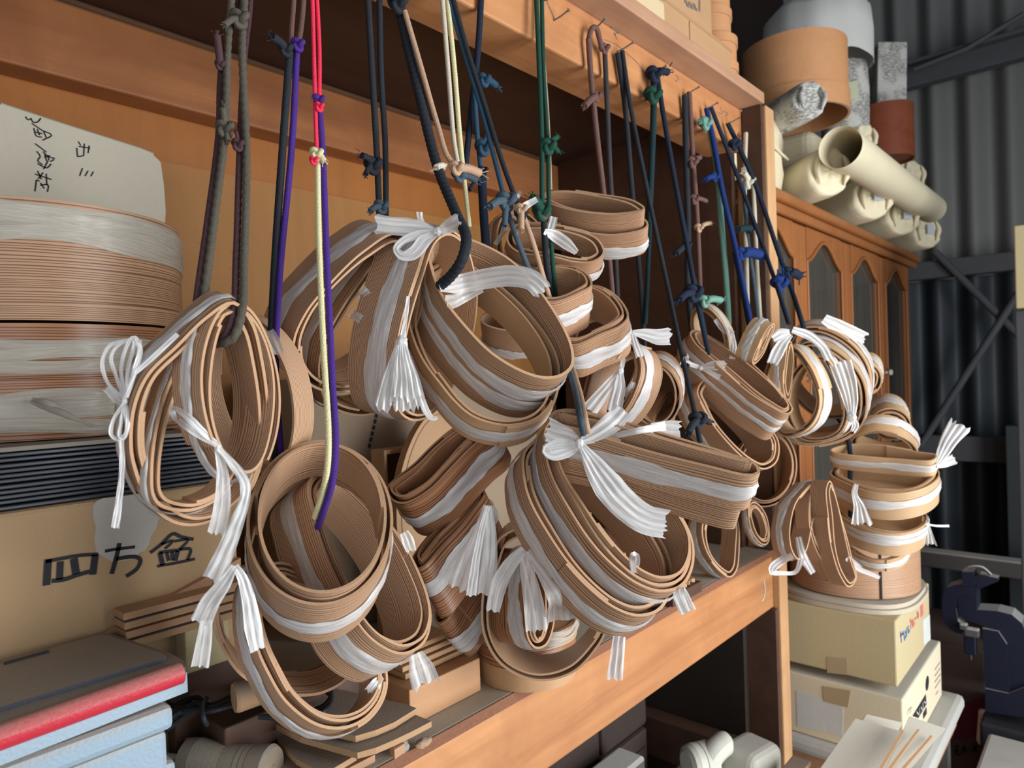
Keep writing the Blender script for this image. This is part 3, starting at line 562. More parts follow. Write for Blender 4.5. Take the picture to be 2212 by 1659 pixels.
mb = MB(); add_tube(mb, [PY(938 + (x - 938) * .86, 1065 + (y - 1065) * .93, LY - .0004) for x, y in el], .0009, 6, closed=True); mb.build('groove', 'board_brown_dusty', root)
root = thing('wood_block_pile', 'pale wood blocks on the bench seen through the large wide hoop', 'wood blocks', PZ(1350, 1290, zb))
for (px, py, s, hgt) in ((1300, 1300, .05, .03), (1352, 1272, .045, .05), (1310, 1245, .06, .028)):
    c = PZ(px, py, zb); slab(c[0] - s / 2, c[0] + s / 2, c[1], c[1] + .05, zb, zb + hgt, .001).build('block', 'tray_wood', root)
a, b = PZ(1486, 1297, zb + .0005), PZ(1552, 1290, zb + .0005); root = thing('plank_offcut', 'dark plank offcut with wooden pegs on it, overhanging the bench edge', 'plank', (a + b) / 2)
slab(a[0] - .04, b[0] + .012, .492, .53, zb + .0005, zb + .0165, .001).build('plank', 'dark_plank', root)
for k in range(4):
    c = np.array([a[0] + .0 + .014 * k, .503 + .004 * (k % 2), zb + .0200]); mb = MB(); add_box(mb, c, (.022, .006, .006), basis(.5 * k - .6), .0006); mb.build('peg', 'tray_wood', root)
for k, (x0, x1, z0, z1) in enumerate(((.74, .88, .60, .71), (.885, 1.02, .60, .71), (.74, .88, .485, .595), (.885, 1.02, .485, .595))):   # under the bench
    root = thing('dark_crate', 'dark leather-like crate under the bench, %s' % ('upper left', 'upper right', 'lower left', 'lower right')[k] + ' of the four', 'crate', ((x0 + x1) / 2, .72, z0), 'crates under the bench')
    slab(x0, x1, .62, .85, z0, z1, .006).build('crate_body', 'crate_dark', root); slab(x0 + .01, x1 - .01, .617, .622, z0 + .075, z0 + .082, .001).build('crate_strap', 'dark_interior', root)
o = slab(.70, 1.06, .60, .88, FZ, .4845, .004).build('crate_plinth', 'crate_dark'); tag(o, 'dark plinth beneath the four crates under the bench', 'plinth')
c = PY(1290, 1650, .60); o = slab(c[0] - .05, c[0] + .055, .55, .598, FZ, c[2] + .005, .005).build('grey_bin', 'steel_dusty'); tag(o, 'dusty grey bin top below the front rail, bottom centre', 'bin')
# ------------------------------------------------------------------ on the upper shelf
ZS = 1.7056
P1 = PY(1440, 72, .497); o = slab(P1[0] - .30, P1[0], .497, .64, ZS, ZS + .036, .006).build('paper_packet', 'yellow_paper'); tag(o, 'flat yellow paper packet on the upper shelf front edge', 'paper packet')
def oblong(label, x0, x1, y0, y1, z0, z1, mat, name='oblong_box', marks=False):
    root = thing(name, label, 'wooden box', ((x0 + x1) / 2, y0, z0)); r = (y1 - y0) * .32; pts = []
    for (cx, cy, a0) in ((x1 - r, y1 - r, 0), (x0 + r, y1 - r, 90), (x0 + r, y0 + r, 180), (x1 - r, y0 + r, 270)):
        for k in range(9): a = math.radians(a0 + 90 * k / 8); pts.append((cx + r * math.cos(a), cy + r * math.sin(a), z0))
    mb = MB(); add_prism(mb, pts, (0, 0, z1 - z0), smooth_side=False); mb.build('box_body', mat, root)
    mb = MB(); e = [(p[0], p[1], z1 - .004) for p in pts]; add_tube(mb, [np.array(p) for p in e], .0022, 6, closed=True); mb.build('lid_edge', 'tray_wood', root); return root
o1 = oblong('long rounded wooden box on the upper shelf, lowest beside the yellow packet', P1[0] + .01, 1.205, .512, .56, ZS, ZS + .058, 'tray_wood')
slab(1.035, 1.038, .5105, .513, ZS + .004, ZS + .05).build('lap_seam', 'board_brown_dusty', o1)
o2 = oblong('printed tan box lying on the long rounded one, upper shelf', P1[0] - .06, 1.150, .520, .575, ZS + .0625, ZS + .130, 'tray_wood')
strokes('printed_mark', 'ink_grey', o2, [([(1478 + 9 * i + 4 * j, 2 + 8 * j + 4 * i), (1484 + 9 * i + 4 * j, 6 + 8 * j + 4 * i)], .005) for i in range(3) for j in range(2)] + [([(1509, 2 + 6 * k), (1512, 5 + 6 * k)], .005) for k in range(4)], lambda x, y: PY(x, y, .520), (0, -1, 0))
for k in range(4):
    cc = (1.230 + .005 * (k % 2), .562 + .005 * k, 0); z0 = ZS + .0505 * k; r_ = .042 + .002 * (k % 2)
    q = rbox('round orange box of the shelf-end stack, %s' % ('lowest', 'second from the bottom', 'third from the bottom', 'topmost')[k], cc, r_, z0, z0 + .050, 'round_box_wood', 'stacked_round_box')
    mb = MB(); band(mb, cc, r_ + .0026, z0 + .034, z0 + .0495, .0024, 60); mb.build('lid_rim', ['round_box_wood', 'hoop_cut_edge'], q)
# ------------------------------------------------------------------ tall cabinet beyond the post
CF = .560; cab = thing('glazed_cabinet', 'orange wood cabinet with four arched glass doors, beyond the corner post', 'cabinet', (2.1, .75, 0))
XL, XR = 1.345, 2.80
for (n, a) in (('side_panel', (XL, XL + .02, CF + .02, .98, FZ, 1.535)), ('side_panel', (XR - .02, XR, CF + .02, .98, FZ, 1.535)), ('back_board', (XL + .02, XR - .02, .96, .98, FZ, 1.535)), ('base', (XL + .02, XR - .02, CF + .02, .96, FZ, .70)), ('shelf', (XL + .02, XR - .02, CF + .06, .96, 1.12, 1.135)), ('top_board', (XL, XR, CF, .98, 1.535, 1.552))): slab(*a, .001).build(n, 'cabinet_wood', cab)
mb = slab(XL, XR + .02, CF - .022, .98, 1.5525, 1.576, .006); mb.build('crown_moulding', 'cabinet_wood', cab); slab(XL, XR + .01, CF - .012, CF + .0, 1.530, 1.552, .004).build('crown_moulding', 'cabinet_wood', cab)
for (x0, x1) in ((1.347, 1.655), (1.659, 2.008), (2.012, 2.372), (2.376, 2.735)):
    z0, z1 = .71, 1.528; wst = .042; a0, a1 = x0 + wst, x1 - wst; n = 28; dr = []
    door = MB(); yb, yf = CF + .019, CF
    slab(x0, a0, yf, yb, z0, z1, .003, door); slab(a1, x1, yf, yb, z0, z1, .003, door); slab(a0, a1, yf, yb, z0, .80, .002, door)
    arch = [(a0 + (a1 - a0) * i / n, 1.448 + .056 * (.5 + .5 * math.cos(2 * math.pi * (i / n - .5))) ** .85) for i in range(n + 1)]
    door.grid([[(x, yf, z), (x, yf, z1)] for x, z in arch], 0, None, False, flip=True); door.grid([[(x, yf, z), (x, yb, z)] for x, z in arch], 0, None, True)
    d = door.build('door', 'cabinet_wood', cab)
    mb = MB(); add_tube(mb, [np.array([x, yf - .001, z]) for x, z in arch], .0050, 8); add_tube(mb, [np.array([a0, yf - .001, arch[0][1]]), np.array([a0, yf - .001, .80])], .003, 6); add_tube(mb, [np.array([a1, yf - .001, arch[-1][1]]), np.array([a1, yf - .001, .80])], .003, 6); mb.build('glazing_bead', 'cabinet_wood', d)
    mb = slab(a0 - .004, a1 + .004, yf + .0085, yf + .0115, .79, 1.512); mb.build('pane', 'cabinet_glass', d)
    mb = MB(); kx = x0 + .022; lathe(mb, (kx, yf, 1.17), [(0, .020), (.008, .018), (.0095, .012), (.005, .006), (.005, 0)], 16, B=np.stack([np.array([1., 0, 0]), np.array([0, 0, 1.]), np.array([0, -1., 0])], 1)); mb.build('knob', 'label_white', d)
# parcels on the cabinet
ZC = 1.5765
def roll(label, px, py, yf, L, rpx, lab=True, mat='paper_parcel', seed=0, zmin=None, ang=56):
    c = PY(px, py, yf); r = rpx * depth(c) / F
    if zmin is not None: c[2] = zmin + r * 1.04
    ca, sa = math.cos(math.radians(ang)), math.sin(math.radians(ang)); ax = np.array([ca, sa, 0]); sd = np.array([sa, -ca, 0]); up = np.array([0, 0, 1.])
    root = thing('paper_roll', label, 'paper roll', c + ax * L / 2 - up * r); mb = MB(); rows = []
    prof = [(0.0, .004), (.30, .001), (.60, .003), (.85, .0005), (.96, .003), (1.0, .010), (1.03, .03), (1.0, .12), (1.02, L * .6), (1.0, L)]
    for i in range(41):
        a = 2 * math.pi * i / 40; k = 1 + .05 * math.sin(2 * a + seed) + .02 * math.sin(5 * a + seed * 2)
        rows.append([c + sd * (p * r * k * math.cos(a)) + up * (p * r * k * .96 * math.sin(a)) + ax * (z + (.004 * math.sin(4 * a + seed + 9 * p) if .2 < p < .9 else 0) + (.004 * math.sin(9 * a + seed) if p == .96 else 0)) for p, z in prof])
    mb.grid(rows, 0, None, True, flip=True); mb.build('wrapper', mat, root)
    for s in (-1, 1):
        f0 = c - ax * .004 - sd * r * .55 * s; mb = MB(); add_tube(mb, spline([f0 + up * r * .62, f0 - sd * r * .15 * s - ax * .003 + up * r * .1, f0 - up * r * .55], 12), [.0015 + r * .10 * math.sin(math.pi * k / 11) for k in range(12)], 7); mb.build('tucked_fold', mat, root)
    if lab:
        mb = MB(); add_box(mb, c - ax * .008 + up * r * .1 + sd * r * .1, (.003, r * .5, r * .55), np.stack([ax, sd, up], 1)); mb.build('label', 'label_blue', root)
    return c, r
for k, (px, py, rp, lab) in enumerate(((1795, 398, 55, 0), (1890, 446, 50, 1), (1953, 481, 43, 1), (2004, 517, 37, 1))):
    roll('cream paper roll in the lower row on the cabinet, %s from the left' % ('first', 'second', 'third', 'fourth')[k], px, py, .49, .40, rp, lab, seed=k, zmin=ZC)
for k, (px, py, rp) in enumerate(((1868, 268, 34), (1898, 312, 34), (1940, 348, 32), (1974, 388, 34))):
    roll('cream paper roll in the upper row on the cabinet, %s from the left' % ('first', 'second', 'third', 'fourth')[k], px, py, .535, .15, rp, k in (1,), seed=k + 7, zmin=1.7855)
root = thing('paper_bundle', 'large crumpled cream parcel on the cabinet, beside the corner post', 'parcel', (1.52, .75, ZC)); mb = MB(); n = 20; rng = random.Random(2)
bm = bmesh.new(); bmesh.ops.create_cube(bm, size=1); bmesh.ops.subdivide_edges(bm, edges=bm.edges[:], cuts=9, use_grid_fill=True)
vs = [np.array(v.co) for v in bm.verts]; V2 = []
for v in vs:
    s = np.sign(v) * np.abs(v * 2) ** 1; q = v * 2; q = q / max(1e-6, (np.sum(np.abs(q) ** 6)) ** (1 / 6)) if np.max(np.abs(q)) > .99 else q
    V2.append(np.array([1.515, .715, ZC + .101]) + q * np.array([.150, .135, .099]) + .004 * np.array([math.sin(23 * v[1] + 9 * v[2]), math.sin(19 * v[0] + 14 * v[2]), math.sin(17 * v[0] + 21 * v[1])]))
b = mb.add(V2); [mb.face([b + v.index for v in f.verts], 0, None, True) for f in bm.faces]; bm.free(); mb.build('wrapper', 'paper_parcel', root)
mb = MB(); add_tube(mb, spline([(1.39, .585, ZC + .13), (1.5, .574, ZC + .115), (1.64, .575, ZC + .10)], 14), .003, 6); mb.build('paper_seam', 'paper_parcel', root)
root = thing('paper_bundle', 'long cream parcel on top of the lower row of paper rolls', 'parcel', (2.25, .74, 1.69)); mb = MB(); add_box(mb, (2.29, .745, 1.746), (1.02, .37, .078), None, .03, seg=4); mb.build('wrapper', 'paper_parcel', root)
a, b = PY(1815, 318, .452), PY(2012, 452, .452); root = thing('paper_tube', 'long open cream paper tube lying across the rolls on the cabinet', 'paper tube', a); ax = nrm(b - a); n_ = nrm(np.cross(ax, [0, 0, 1])); B = np.stack([n_, np.cross(ax, n_), ax], 1)
mb = MB(); L = np.linalg.norm(b - a); lathe(mb, a, [(.0445, 0), (.0455, .01), (.043, L * .5), (.042, L), (.038, L), (.041, .02), (.0445, 0)], 36, B=B); mb.build('wrapper', 'paper_parcel', root)
def at_h(px, d): r = ray(px, 790); r = r / (M.T @ r)[2]; p = CAM + r * d; return np.array([p[0], p[1], 0])
c = at_h(1733, 1.72); zz = lambda y, d: 1.2 + (788 - y) / F * d
root = thing('large_round_band', 'large orange round bentwood band open underneath, on top of the parcels', 'round box', (c[0], c[1], zz(238, 1.6)))
mb = MB(); band(mb, c, .121, zz(190, 1.6), zz(62, 1.6), .006, 80); mb.build('wall', ['round_box_wood', 'hoop_cut_edge'], root); mb = MB(); band(mb, c, .124, zz(222, 1.6), zz(176, 1.6), .006, 80); mb.build('lid_rim', ['round_box_wood', 'hoop_cut_edge'], root); mb = MB(); disc(mb, c, .116, zz(75, 1.6)); disc(mb, c, .116, zz(80, 1.6), up=False); mb.build('board', 'round_box_wood', root)
c = at_h(1783, 2.0); root = thing('wrapped_drum', 'big drum wrapped in white paper behind the large orange band', 'parcel', (c[0], c[1], zz(150, 1.9))); mb = MB(); rows = []
for i in range(49):
    a_ = 2 * math.pi * i / 48; k = 1 + .02 * math.sin(6 * a_) + .012 * math.sin(11 * a_ + 1); rows.append([c + np.array([r * k * math.cos(a_), r * k * math.sin(a_), z + .008 * math.sin(5 * a_) * (r > .1)]) for r, z in ((.148, zz(128, 1.9)), (.150, zz(60, 1.9)), (.145, zz(15, 1.9)), (.12, zz(-6, 1.9)), (0, zz(-12, 1.9)))])
mb.grid(rows, 0, None, True); mb.build('wrapper', 'paper_white', root)
c = at_h(1840, 2.02); root = thing('newspaper_drum', 'newspaper-wrapped drum with pale note, under the white wrapped one', 'parcel', (c[0], c[1], 1.787)); mb = MB(); lathe(mb, c, [(0, zz(128, 1.95)), (.062, zz(128, 1.95)), (.066, zz(180, 1.95)), (.062, 1.787), (0, 1.787)], 30); mb.build('wrapper', 'newsprint', root)
nd = -ray(1856, 200); nd[2] = 0; nd = nrm(nd); sd = nrm(np.cross(nd, [0, 0, 1])); pc_ = np.array([c[0], c[1], zz(200, 1.95)]) + nd * .0665 - sd * .02
mb = MB(); add_box(mb, pc_, (.034, .0012, .05), np.stack([sd, nd, np.array([0, 0, 1.])], 1)); nt = mb.build('note', 'label_note', root)
strokes('pen_character', 'ink_black', nt, [([(0, 0), (6, 2), (2, 8)], .002), ([(10, 0), (8, 8)], .002), ([(14, 1), (14, 8)], .002), ([(18, 1), (22, 4), (18, 9)], .002)], lambda x, y: pc_ + nd * .0012 + sd * (.011 - x * .001) + np.array([0, 0, .004 - y * .001]), nd) if False else None
root = thing('newspaper_box', 'box wrapped in newspaper tilted behind the red-brown round box', 'parcel', PD(1912, 260, 2.1)); mb = MB(); add_box(mb, PD(1915, 205, 2.14), (.085, .085, .30), basis(.6, .10, .16), .004); mb.build('wrapper', 'newsprint', root)
c, r = roll('newspaper-wrapped roll lying under the large orange band', 1752, 214, .50, .34, 42, False, 'newsprint', 12)
c = at_h(1925, 2.08); root = thing('red_round_box', 'red-brown lacquered round box at right end above the paper rolls', 'round box', (c[0], c[1], zz(335, 2.0))); mb = MB(); band(mb, c, .077, zz(338, 2.0), zz(222, 2.0), .004, 60); mb.build('wall', ['red_box_wood', 'red_box_wood'], root); mb = MB(); disc(mb, c, .074, zz(226, 2.0)); disc(mb, c, .074, zz(334, 2.0), up=False); mb.build('board', 'red_box_wood', root)
# carton hanging in at right edge
c = PD(2245, 578, 1.75); root = thing('wall_carton', 'tan carton cut off by the right picture edge', 'carton', c); mb = MB(); add_box(mb, c, (.13, .10, .205), basis(.1), .003); mb.build('carton_body', 'carton_tan', root)
slab(c[0] - .03, c[0] + .03, c[1] - .05, c[1] + .05, FZ, c[2] - .104, .004).build('stand', 'girt_dark', root)
# ------------------------------------------------------------------ cartons beyond the post, lower right
def carton(label, x0, x1, y0, y1, z0, z1, mat):
    root = thing('stacked_carton', label, 'carton', ((x0 + x1) / 2, (y0 + y1) / 2, z0)); slab(x0, x1, y0, y1, z0, z1, .003).build('carton_body', mat, root); return root
KS = .87; zk = lambda z: 1.2 + (z - 1.2) * KS
K = PX(1935, 1342, 1.60 * KS); K2 = PX(1950, 1510, 1.592 * KS)
r1 = carton('upper tan carton with blue and red lettering, under grey round boards', 1.60 * KS, 1.925 * KS, K[1], .545, zk(.5205), K[2], 'carton_tan')
r2 = carton('lower cream carton with black printed panel, on the cloth-covered seat', 1.592 * KS, 1.985 * KS, K2[1], .545, zk(.365), K2[2] - .001, 'carton_cream')
py1 = lambda x, y: PY(x, y, K[1])
zt = lambda l: [(1900 + x / 4.878, 1240 + y / 4.878) for x, y in l]
strokes('lettering', 'ink_blue', r1, [(zt(s), .0045) for s in ([(215, 650), (250, 620)], [(218, 605), (228, 720)], [(255, 625), (262, 700)], [(248, 600), (240, 640)], [(265, 600), (280, 640), (262, 680)], [(285, 560), (280, 660)], [(300, 540), (300, 620)], [(300, 620), (315, 590)])], py1, (0, -1, 0))
strokes('lettering', 'ink_red', r1, [(zt(s), .0045) for s in ([(318, 500), (330, 480), (325, 580)], [(340, 490), (348, 560)], [(352, 470), (352, 550), (368, 510)], [(370, 480), (385, 455)], [(395, 390), (398, 470)], [(405, 400), (408, 460)])] + [(zt([(440, 300), (447, 440)]), .022)], py1, (0, -1, 0))
mb = MB(); add_prism(mb, [py1(*p) for p in zt([(455, 485), (525, 425), (535, 690), (465, 750)])], (0, -.0006, 0)); mb.build('label', 'label_white', r1)
pxl = lambda x, y: PX(x, y, 1.60 * KS)
mb = MB(); add_prism(mb, [pxl(*p) for p in [(1786, 1419), (1830, 1423), (1831, 1458), (1787, 1453)]], (-.0006, 0, 0)); mb.build('tape', 'tape_brown', r1)
py2 = lambda x, y: PY(x, y, K2[1]); px2 = lambda x, y: PX(x, y, 1.592 * KS)
mb = MB(); add_prism(mb, [py2(*p) for p in zt([(345, 1495), (485, 1265), (492, 1370), (405, 1518)])], (0, -.0006, 0)); add_prism(mb, [py2(*p) for p in zt([(455, 1470), (492, 1400), (495, 1470), (458, 1530)])], (0, -.0006, 0)); add_prism(mb, [py2(*p) for p in zt(ell(500, 1150, 16, 80, 4, 18))], (0, -.0006, 0)); pr = mb.build('printed_panel', 'ink_black', r2)
strokes('lettering', 'label_white', r2, [(zt(s), .003) for s in ([(385, 1450), (405, 1480)], [(415, 1410), (415, 1480)], [(430, 1400), (445, 1430)], [(450, 1350), (455, 1420)], [(465, 1340), (480, 1360)])], py2, (0, -1, 0), lift=.0012)
strokes('printed_line', 'ink_grey', r2, [(zt(s), .0016) for s in ([(580, 1010), (632, 930)], [(580, 1075), (636, 990)], [(578, 1140), (640, 1050)], [(580, 1205), (640, 1110)], [(590, 1270), (615, 1230)], [(290, 1480), (300, 1440), (335, 1400)], [(318, 1470), (330, 1425)])], py2, (0, -1, 0))
mb = MB(); add_prism(mb, [px2(*p) for p in [(1720, 1492), (1822, 1520), (1820, 1590), (1722, 1568)]], (-.0006, 0, 0)); mb.build('label', 'label_white', r2)
mb = MB(); add_prism(mb, [px2(*p) for p in [(1778, 1482), (1838, 1492), (1832, 1528), (1780, 1515)]], (-.0012, 0, 0)); mb.build('tape', 'tape_brown', r2)
root = thing('round_board', 'two grey dusty boards with round corners on top of the tan carton', 'boards', (1.75 * KS, .50 * KS, K[2] + .001))
for k in range(2):
    mb = MB(); cc = np.array([1.765, .496, 0]) * KS; pts = []
    for i in range(60):
        a_ = 2 * math.pi * i / 60; ca, sa = math.cos(a_), math.sin(a_); r_ = KS * (.172 - .006 * k) / ((abs(ca) ** 3 + abs(sa) ** 3) ** (1 / 3)); pts.append(cc + np.array([r_ * ca * .95, r_ * sa * .86, K[2] + .0091 + .0090 * k]))
    add_prism(mb, pts, (0, 0, -.0084), smooth_side=True); mb.build('board', 'board_grey_dusty', root)
c = np.array([1.765, .495, 0]) * KS; root = thing('steamer_drum', 'large pale round bentwood container on the grey boards, below the far wheel', 'round box', (c[0], c[1], K[2] + .0205)); z0 = K[2] + .0207
mb = MB(); band(mb, c, .1218, z0, z0 + .152, .005, 80); mb.build('wall', ['hoop_wood_fine', 'hoop_cut_edge'], root); mb = MB(); disc(mb, c, .117, z0 + .14); disc(mb, c, .117, z0 + .002, up=False); mb.build('board', 'tray_wood', root)
nd = -ray(1893, 1250); nd[2] = 0; nd = nrm(nd); an = math.atan2(nd[1], nd[0]); mb = MB(); q = c + np.array([.1222 * math.cos(an + .42), .1222 * math.sin(an + .42), z0 + .076]); add_box(mb, q, (.003, .004, .151), basis(an + .42)); mb.build('lap_seam', 'dark_interior', root)
root = thing('padded_stool', 'low stool with grey cloth seat under the cream carton', 'stool', (1.56, .42, 0)); slab(1.575 * KS, 2.03 * KS, .315 * KS, .55, zk(.325), zk(.3645), .012).build('seat', 'seat_cloth', root); slab(1.60 * KS, 2.0 * KS, .33 * KS, .545, zk(.290), zk(.3248), .002).build('seat_frame', 'thin_board_wood', root)
for (x, y) in ((1.415, .31), (1.72, .31), (1.415, .52), (1.72, .52)): slab(x - .012, x + .012, y - .012, y + .012, FZ, zk(.290) - .0005, .002).build('leg', 'steel_dusty', root)
K3 = PX(2126, 1385, 2.15); K4 = PX(2005, 1385, 2.15); root = thing('dark_carton', 'dark brown carton with maroon patch, behind the blue saw', 'carton', (2.3, .3, 0)); slab(2.15, 2.45, K3[1], K4[1] + .06, FZ, PX(2060, 1395, 2.15)[2], .004).build('carton_body', 'carton_dark', root)
px3 = lambda x, y: PX(x, y, 2.15); mb = MB(); add_prism(mb, [px3(*p) for p in [(2062, 1525), (2126, 1505), (2126, 1590), (2062, 1598)]], (-.0006, 0, 0)); mb.build('printed_panel', 'carton_maroon', root)
strokes('lettering', 'ink_black', root, [(s, .005) for s in ([(2065, 1612), (2065, 1630)], [(2065, 1612), (2073, 1611)], [(2065, 1621), (2072, 1620)], [(2065, 1630), (2074, 1629)], [(2077, 1628), (2083, 1609), (2088, 1627)], [(2079, 1621), (2086, 1620)], [(2093, 1618), (2096, 1618)], [(2100, 1608), (2110, 1624)], [(2110, 1607), (2100, 1625)])], px3, (-1, 0, 0), lift=.0012)
# ------------------------------------------------------------------ blue scroll saw
XS = 1.98; ps = lambda l: [PX(1940 + x / 3.195, 1140 + y / 3.195, XS) for x, y in l]; root = thing('scroll_saw', 'dark blue cast iron scroll saw, dusty on top, lower right', 'saw', PX(2180, 1650, XS) * np.array([1, 1, 0]))
def sp(name, pts, dx, mat, th): mb = MB(); add_prism(mb, [p + np.array([dx, 0, 0]) for p in ps(pts)], (th, 0, 0)); return mb.build(name, mat, root)
sp('throat_casting', [(400, 392), (340, 410), (312, 450), (302, 520), (306, 600), (325, 665), (370, 715), (440, 735), (450, 690), (410, 640), (398, 560), (405, 480), (440, 470), (540, 465), (540, 395)], 0, 'saw_blue', .05)
sp('head_block', [(445, 300), (525, 300), (530, 400), (447, 400)], -.006, 'saw_blue', .045); sp('hold_down', [(525, 345), (560, 320), (690, 350), (690, 372), (590, 410), (560, 420), (530, 400)], .0, 'saw_blue', .03)
mb = MB(); add_tube(mb, spline(ps([(450, 300), (500, 272), (580, 275), (640, 325)]), 20), .004, 7); mb.build('air_hose', 'steel_dusty', root)
sp('arm', [(405, 480), (535, 475), (540, 575), (680, 585), (780, 610), (850, 670), (900, 780), (950, 1100), (765, 1140), (755, 900), (745, 800), (690, 720), (600, 690), (460, 650), (410, 610)], .012, 'saw_blue', .06)
sp('column', [(580, 700), (690, 720), (750, 810), (765, 1145), (600, 1105)], .004, 'saw_blue', .07); sp('foot', [(600, 1110), (765, 1145), (1000, 1060), (1000, 1330), (600, 1270)], .0, 'saw_blue', .12); 
mb = MB(); q = PX(1940 + 510 / 3.195, 1140 + 720 / 3.195, XS - .01); add_box(mb, q, (.02, .03, .02), None, .003); add_box(mb, q + np.array([-.004, .016, .012]), (.02, .016, .014), None, .003); mb.build('blade_clamp', 'steel_dusty', root)
mb = MB(); q = PX(1940 + 500 / 3.195, 1140 + 800 / 3.195, XS + .01); add_box(mb, q, (.02, .026, .05), None, .003); mb.build('blade_guide', 'saw_blue', root)
mb = MB(); a = PX(1940 + 500 / 3.195, 1140 + 740 / 3.195, XS + .01); add_tube(mb, [a, a + np.array([0, 0, -.06])], .002, 6); mb.build('blade', 'steel_dusty', root)
q = PX(2230, 1560, XS); z_ = PX(2160, 1545, XS)[2]; slab(XS - .02, XS + .25, q[1] - .1, PX(2120, 1600, XS)[1], FZ, z_ - .02, .006).build('saw_cabinet', 'saw_dark', root)
q0 = PX(2170, 1668, 1.75); root = thing('saw_table', 'dusty grey board top at the lower right corner, before the saw', 'table', (q0[0], q0[1], 0)); slab(1.62, 1.92, q0[1] - .25, PX(2085, 1640, 1.75)[1] - .02, q0[2] - .03, q0[2], .008).build('table_top', 'steel_dusty', root); slab(1.70, 1.84, q0[1] - .15, q0[1] - .02, FZ, q0[2] - .031).build('pedestal', 'saw_blue', root)
c = PD(2128, 1572, 1.72); root = thing('blue_pouch', 'small pale blue cloth block leaning on the saw cabinet', 'cloth', c - np.array([0, 0, .05])); mb = MB(); add_box(mb, c, (.03, .03, .085), basis(.3, .1, .1), .008); mb.build('block', 'label_blue', root)
root = thing('tool_rail', 'long dusty steel rail running level behind the saw', 'rail', (2.62, 0, 0)); a, b = PX(1900, 1178, 2.60), PX(2240, 1225, 2.60); mb = slab(2.60, 2.66, b[1] - .3, min(a[1] + .1, .545), a[2] - .052, a[2], .004); mb.build('bar', 'steel_dusty', root)
for y in (min(a[1] + .05, .52), b[1] - .25): slab(2.61, 2.65, y - .02, y + .02, FZ, a[2] - .0525).build('support', 'girt_dark', root)
o = slab(2.78, 2.83, -.9, .30, FZ, .98, .004).build('dark_board', 'sheet_steel_dark'); tag(o, 'tall dark board standing against the far wall, behind the rail', 'board')
# ------------------------------------------------------------------ things in front, bottom right
root = thing('low_table', 'low side table carrying the cream machine and thin boards, below the bench', 'table', (1.0, .30, 0)); slab(.78, 1.20, .13, .44, .375, .400, .002).build('table_top', 'thin_board_wood', root)
for (x, y) in ((.80, .15), (1.18, .15), (.80, .42), (1.18, .42)): slab(x - .015, x + .015, y - .015, y + .015, FZ, .3745, .002).build('leg', 'thin_board_wood', root)
d0 = 1.13; c = PD(1508, 1635, d0); root = thing('cream_machine', 'cream power tool with round motor housing and tilted handle, bottom right of the bench', 'power tool', (c[0], c[1], .4005)); ax = nrm(M[:, 0] * .96 + M[:, 2] * .3 - np.array([0, 0, .0])); n_ = nrm(np.cross(ax, [0, 0, 1])); B = np.stack([n_, np.cross(ax, n_), ax], 1); r = .030
mb = MB(); c0 = c - ax * .022 - np.array([0, 0, .01]); lathe(mb, c0, [(0, 0), (.020, .0), (.028, .004), (.031, .012), (.031, .022), (.0295, .0225), (.0295, .0245), (.031, .025), (.032, .042), (.030, .046), (0, .046)], 32, B=B); mb.build('motor_housing', 'machine_cream', root)
mb = MB(); slab(c0[0] - .012, c0[0] + .03, c0[1] - .02, c0[1] + .02, .4006, c0[2] - .01, .004, mb); mb.build('foot', 'machine_cream', root)
mb = MB(); add_tube(mb, spline([PD(1520, 1660, d0 - .01), PD(1545, 1622, d0), PD(1568, 1603, d0 + .01), PD(1580, 1598, d0 + .012)], 20), [.019] * 16 + [.018, .0165, .013, .006], 18); mb.build('handle', 'machine_cream', root)
c = PD(1622, 1660, 1.16); root = thing('grey_cover', 'dusty grey rounded plastic cover beside the cream power tool', 'cover', (c[0], c[1], .4005)); mb = MB(); add_box(mb, (c[0], c[1], (.4005 + PD(1622, 1604, 1.16)[2]) / 2), (.085, .075, PD(1622, 1604, 1.16)[2] - .4005), basis(-.2), .018, seg=4); mb.build('shell', 'machine_cream', root)
def lean(label, pts, mat, th=.004, name='thin_board'):
    P = [PD(x, y, d * .83) for x, y, d in pts]; n_ = nrm(np.cross(P[1] - P[0], P[2] - P[0]))
    if n_.dot(ray(1900, 1600)) < 0: n_ = -n_
    a_ = P[0]; P = [p - n_ * n_.dot(p - a_) for p in P]
    mb = MB(); add_prism(mb, P, n_ * th); o = mb.build(name, mat); tag(o, label, 'board'); return o
lean('broad dusty grey board leaning lowest in the bottom right sheaf', [(1730, 1720, 1.28), (1848, 1552, 1.36), (1990, 1592, 1.33), (1880, 1740, 1.24)], 'board_grey_dusty')
lean('board with cut corner behind the broad grey one, bottom right sheaf', [(1790, 1660, 1.32), (1872, 1543, 1.385), (1950, 1561, 1.38), (1900, 1660, 1.32)], 'board_grey_dusty')
lean('rightmost board of the bottom right sheaf, pale edge towards the saw', [(1900, 1690, 1.22), (1965, 1547, 1.31), (2043, 1574, 1.29), (1930, 1700, 1.19)], 'board_grey_dusty')
for k, (a, b) in enumerate((((1948, 1577), (1893, 1668)), ((1982, 1574), (1908, 1672)), ((2010, 1588), (1935, 1672)))):
    lean('thin pale lath edge in the bottom right sheaf, %s' % ('leftmost', 'middle', 'rightmost')[k], [(a[0], a[1], 1.27), (a[0] + 5, a[1] + 2, 1.268), (b[0] + 7, b[1] + 3, 1.18), (b[0], b[1], 1.182)], 'tray_wood', .003, 'lath')
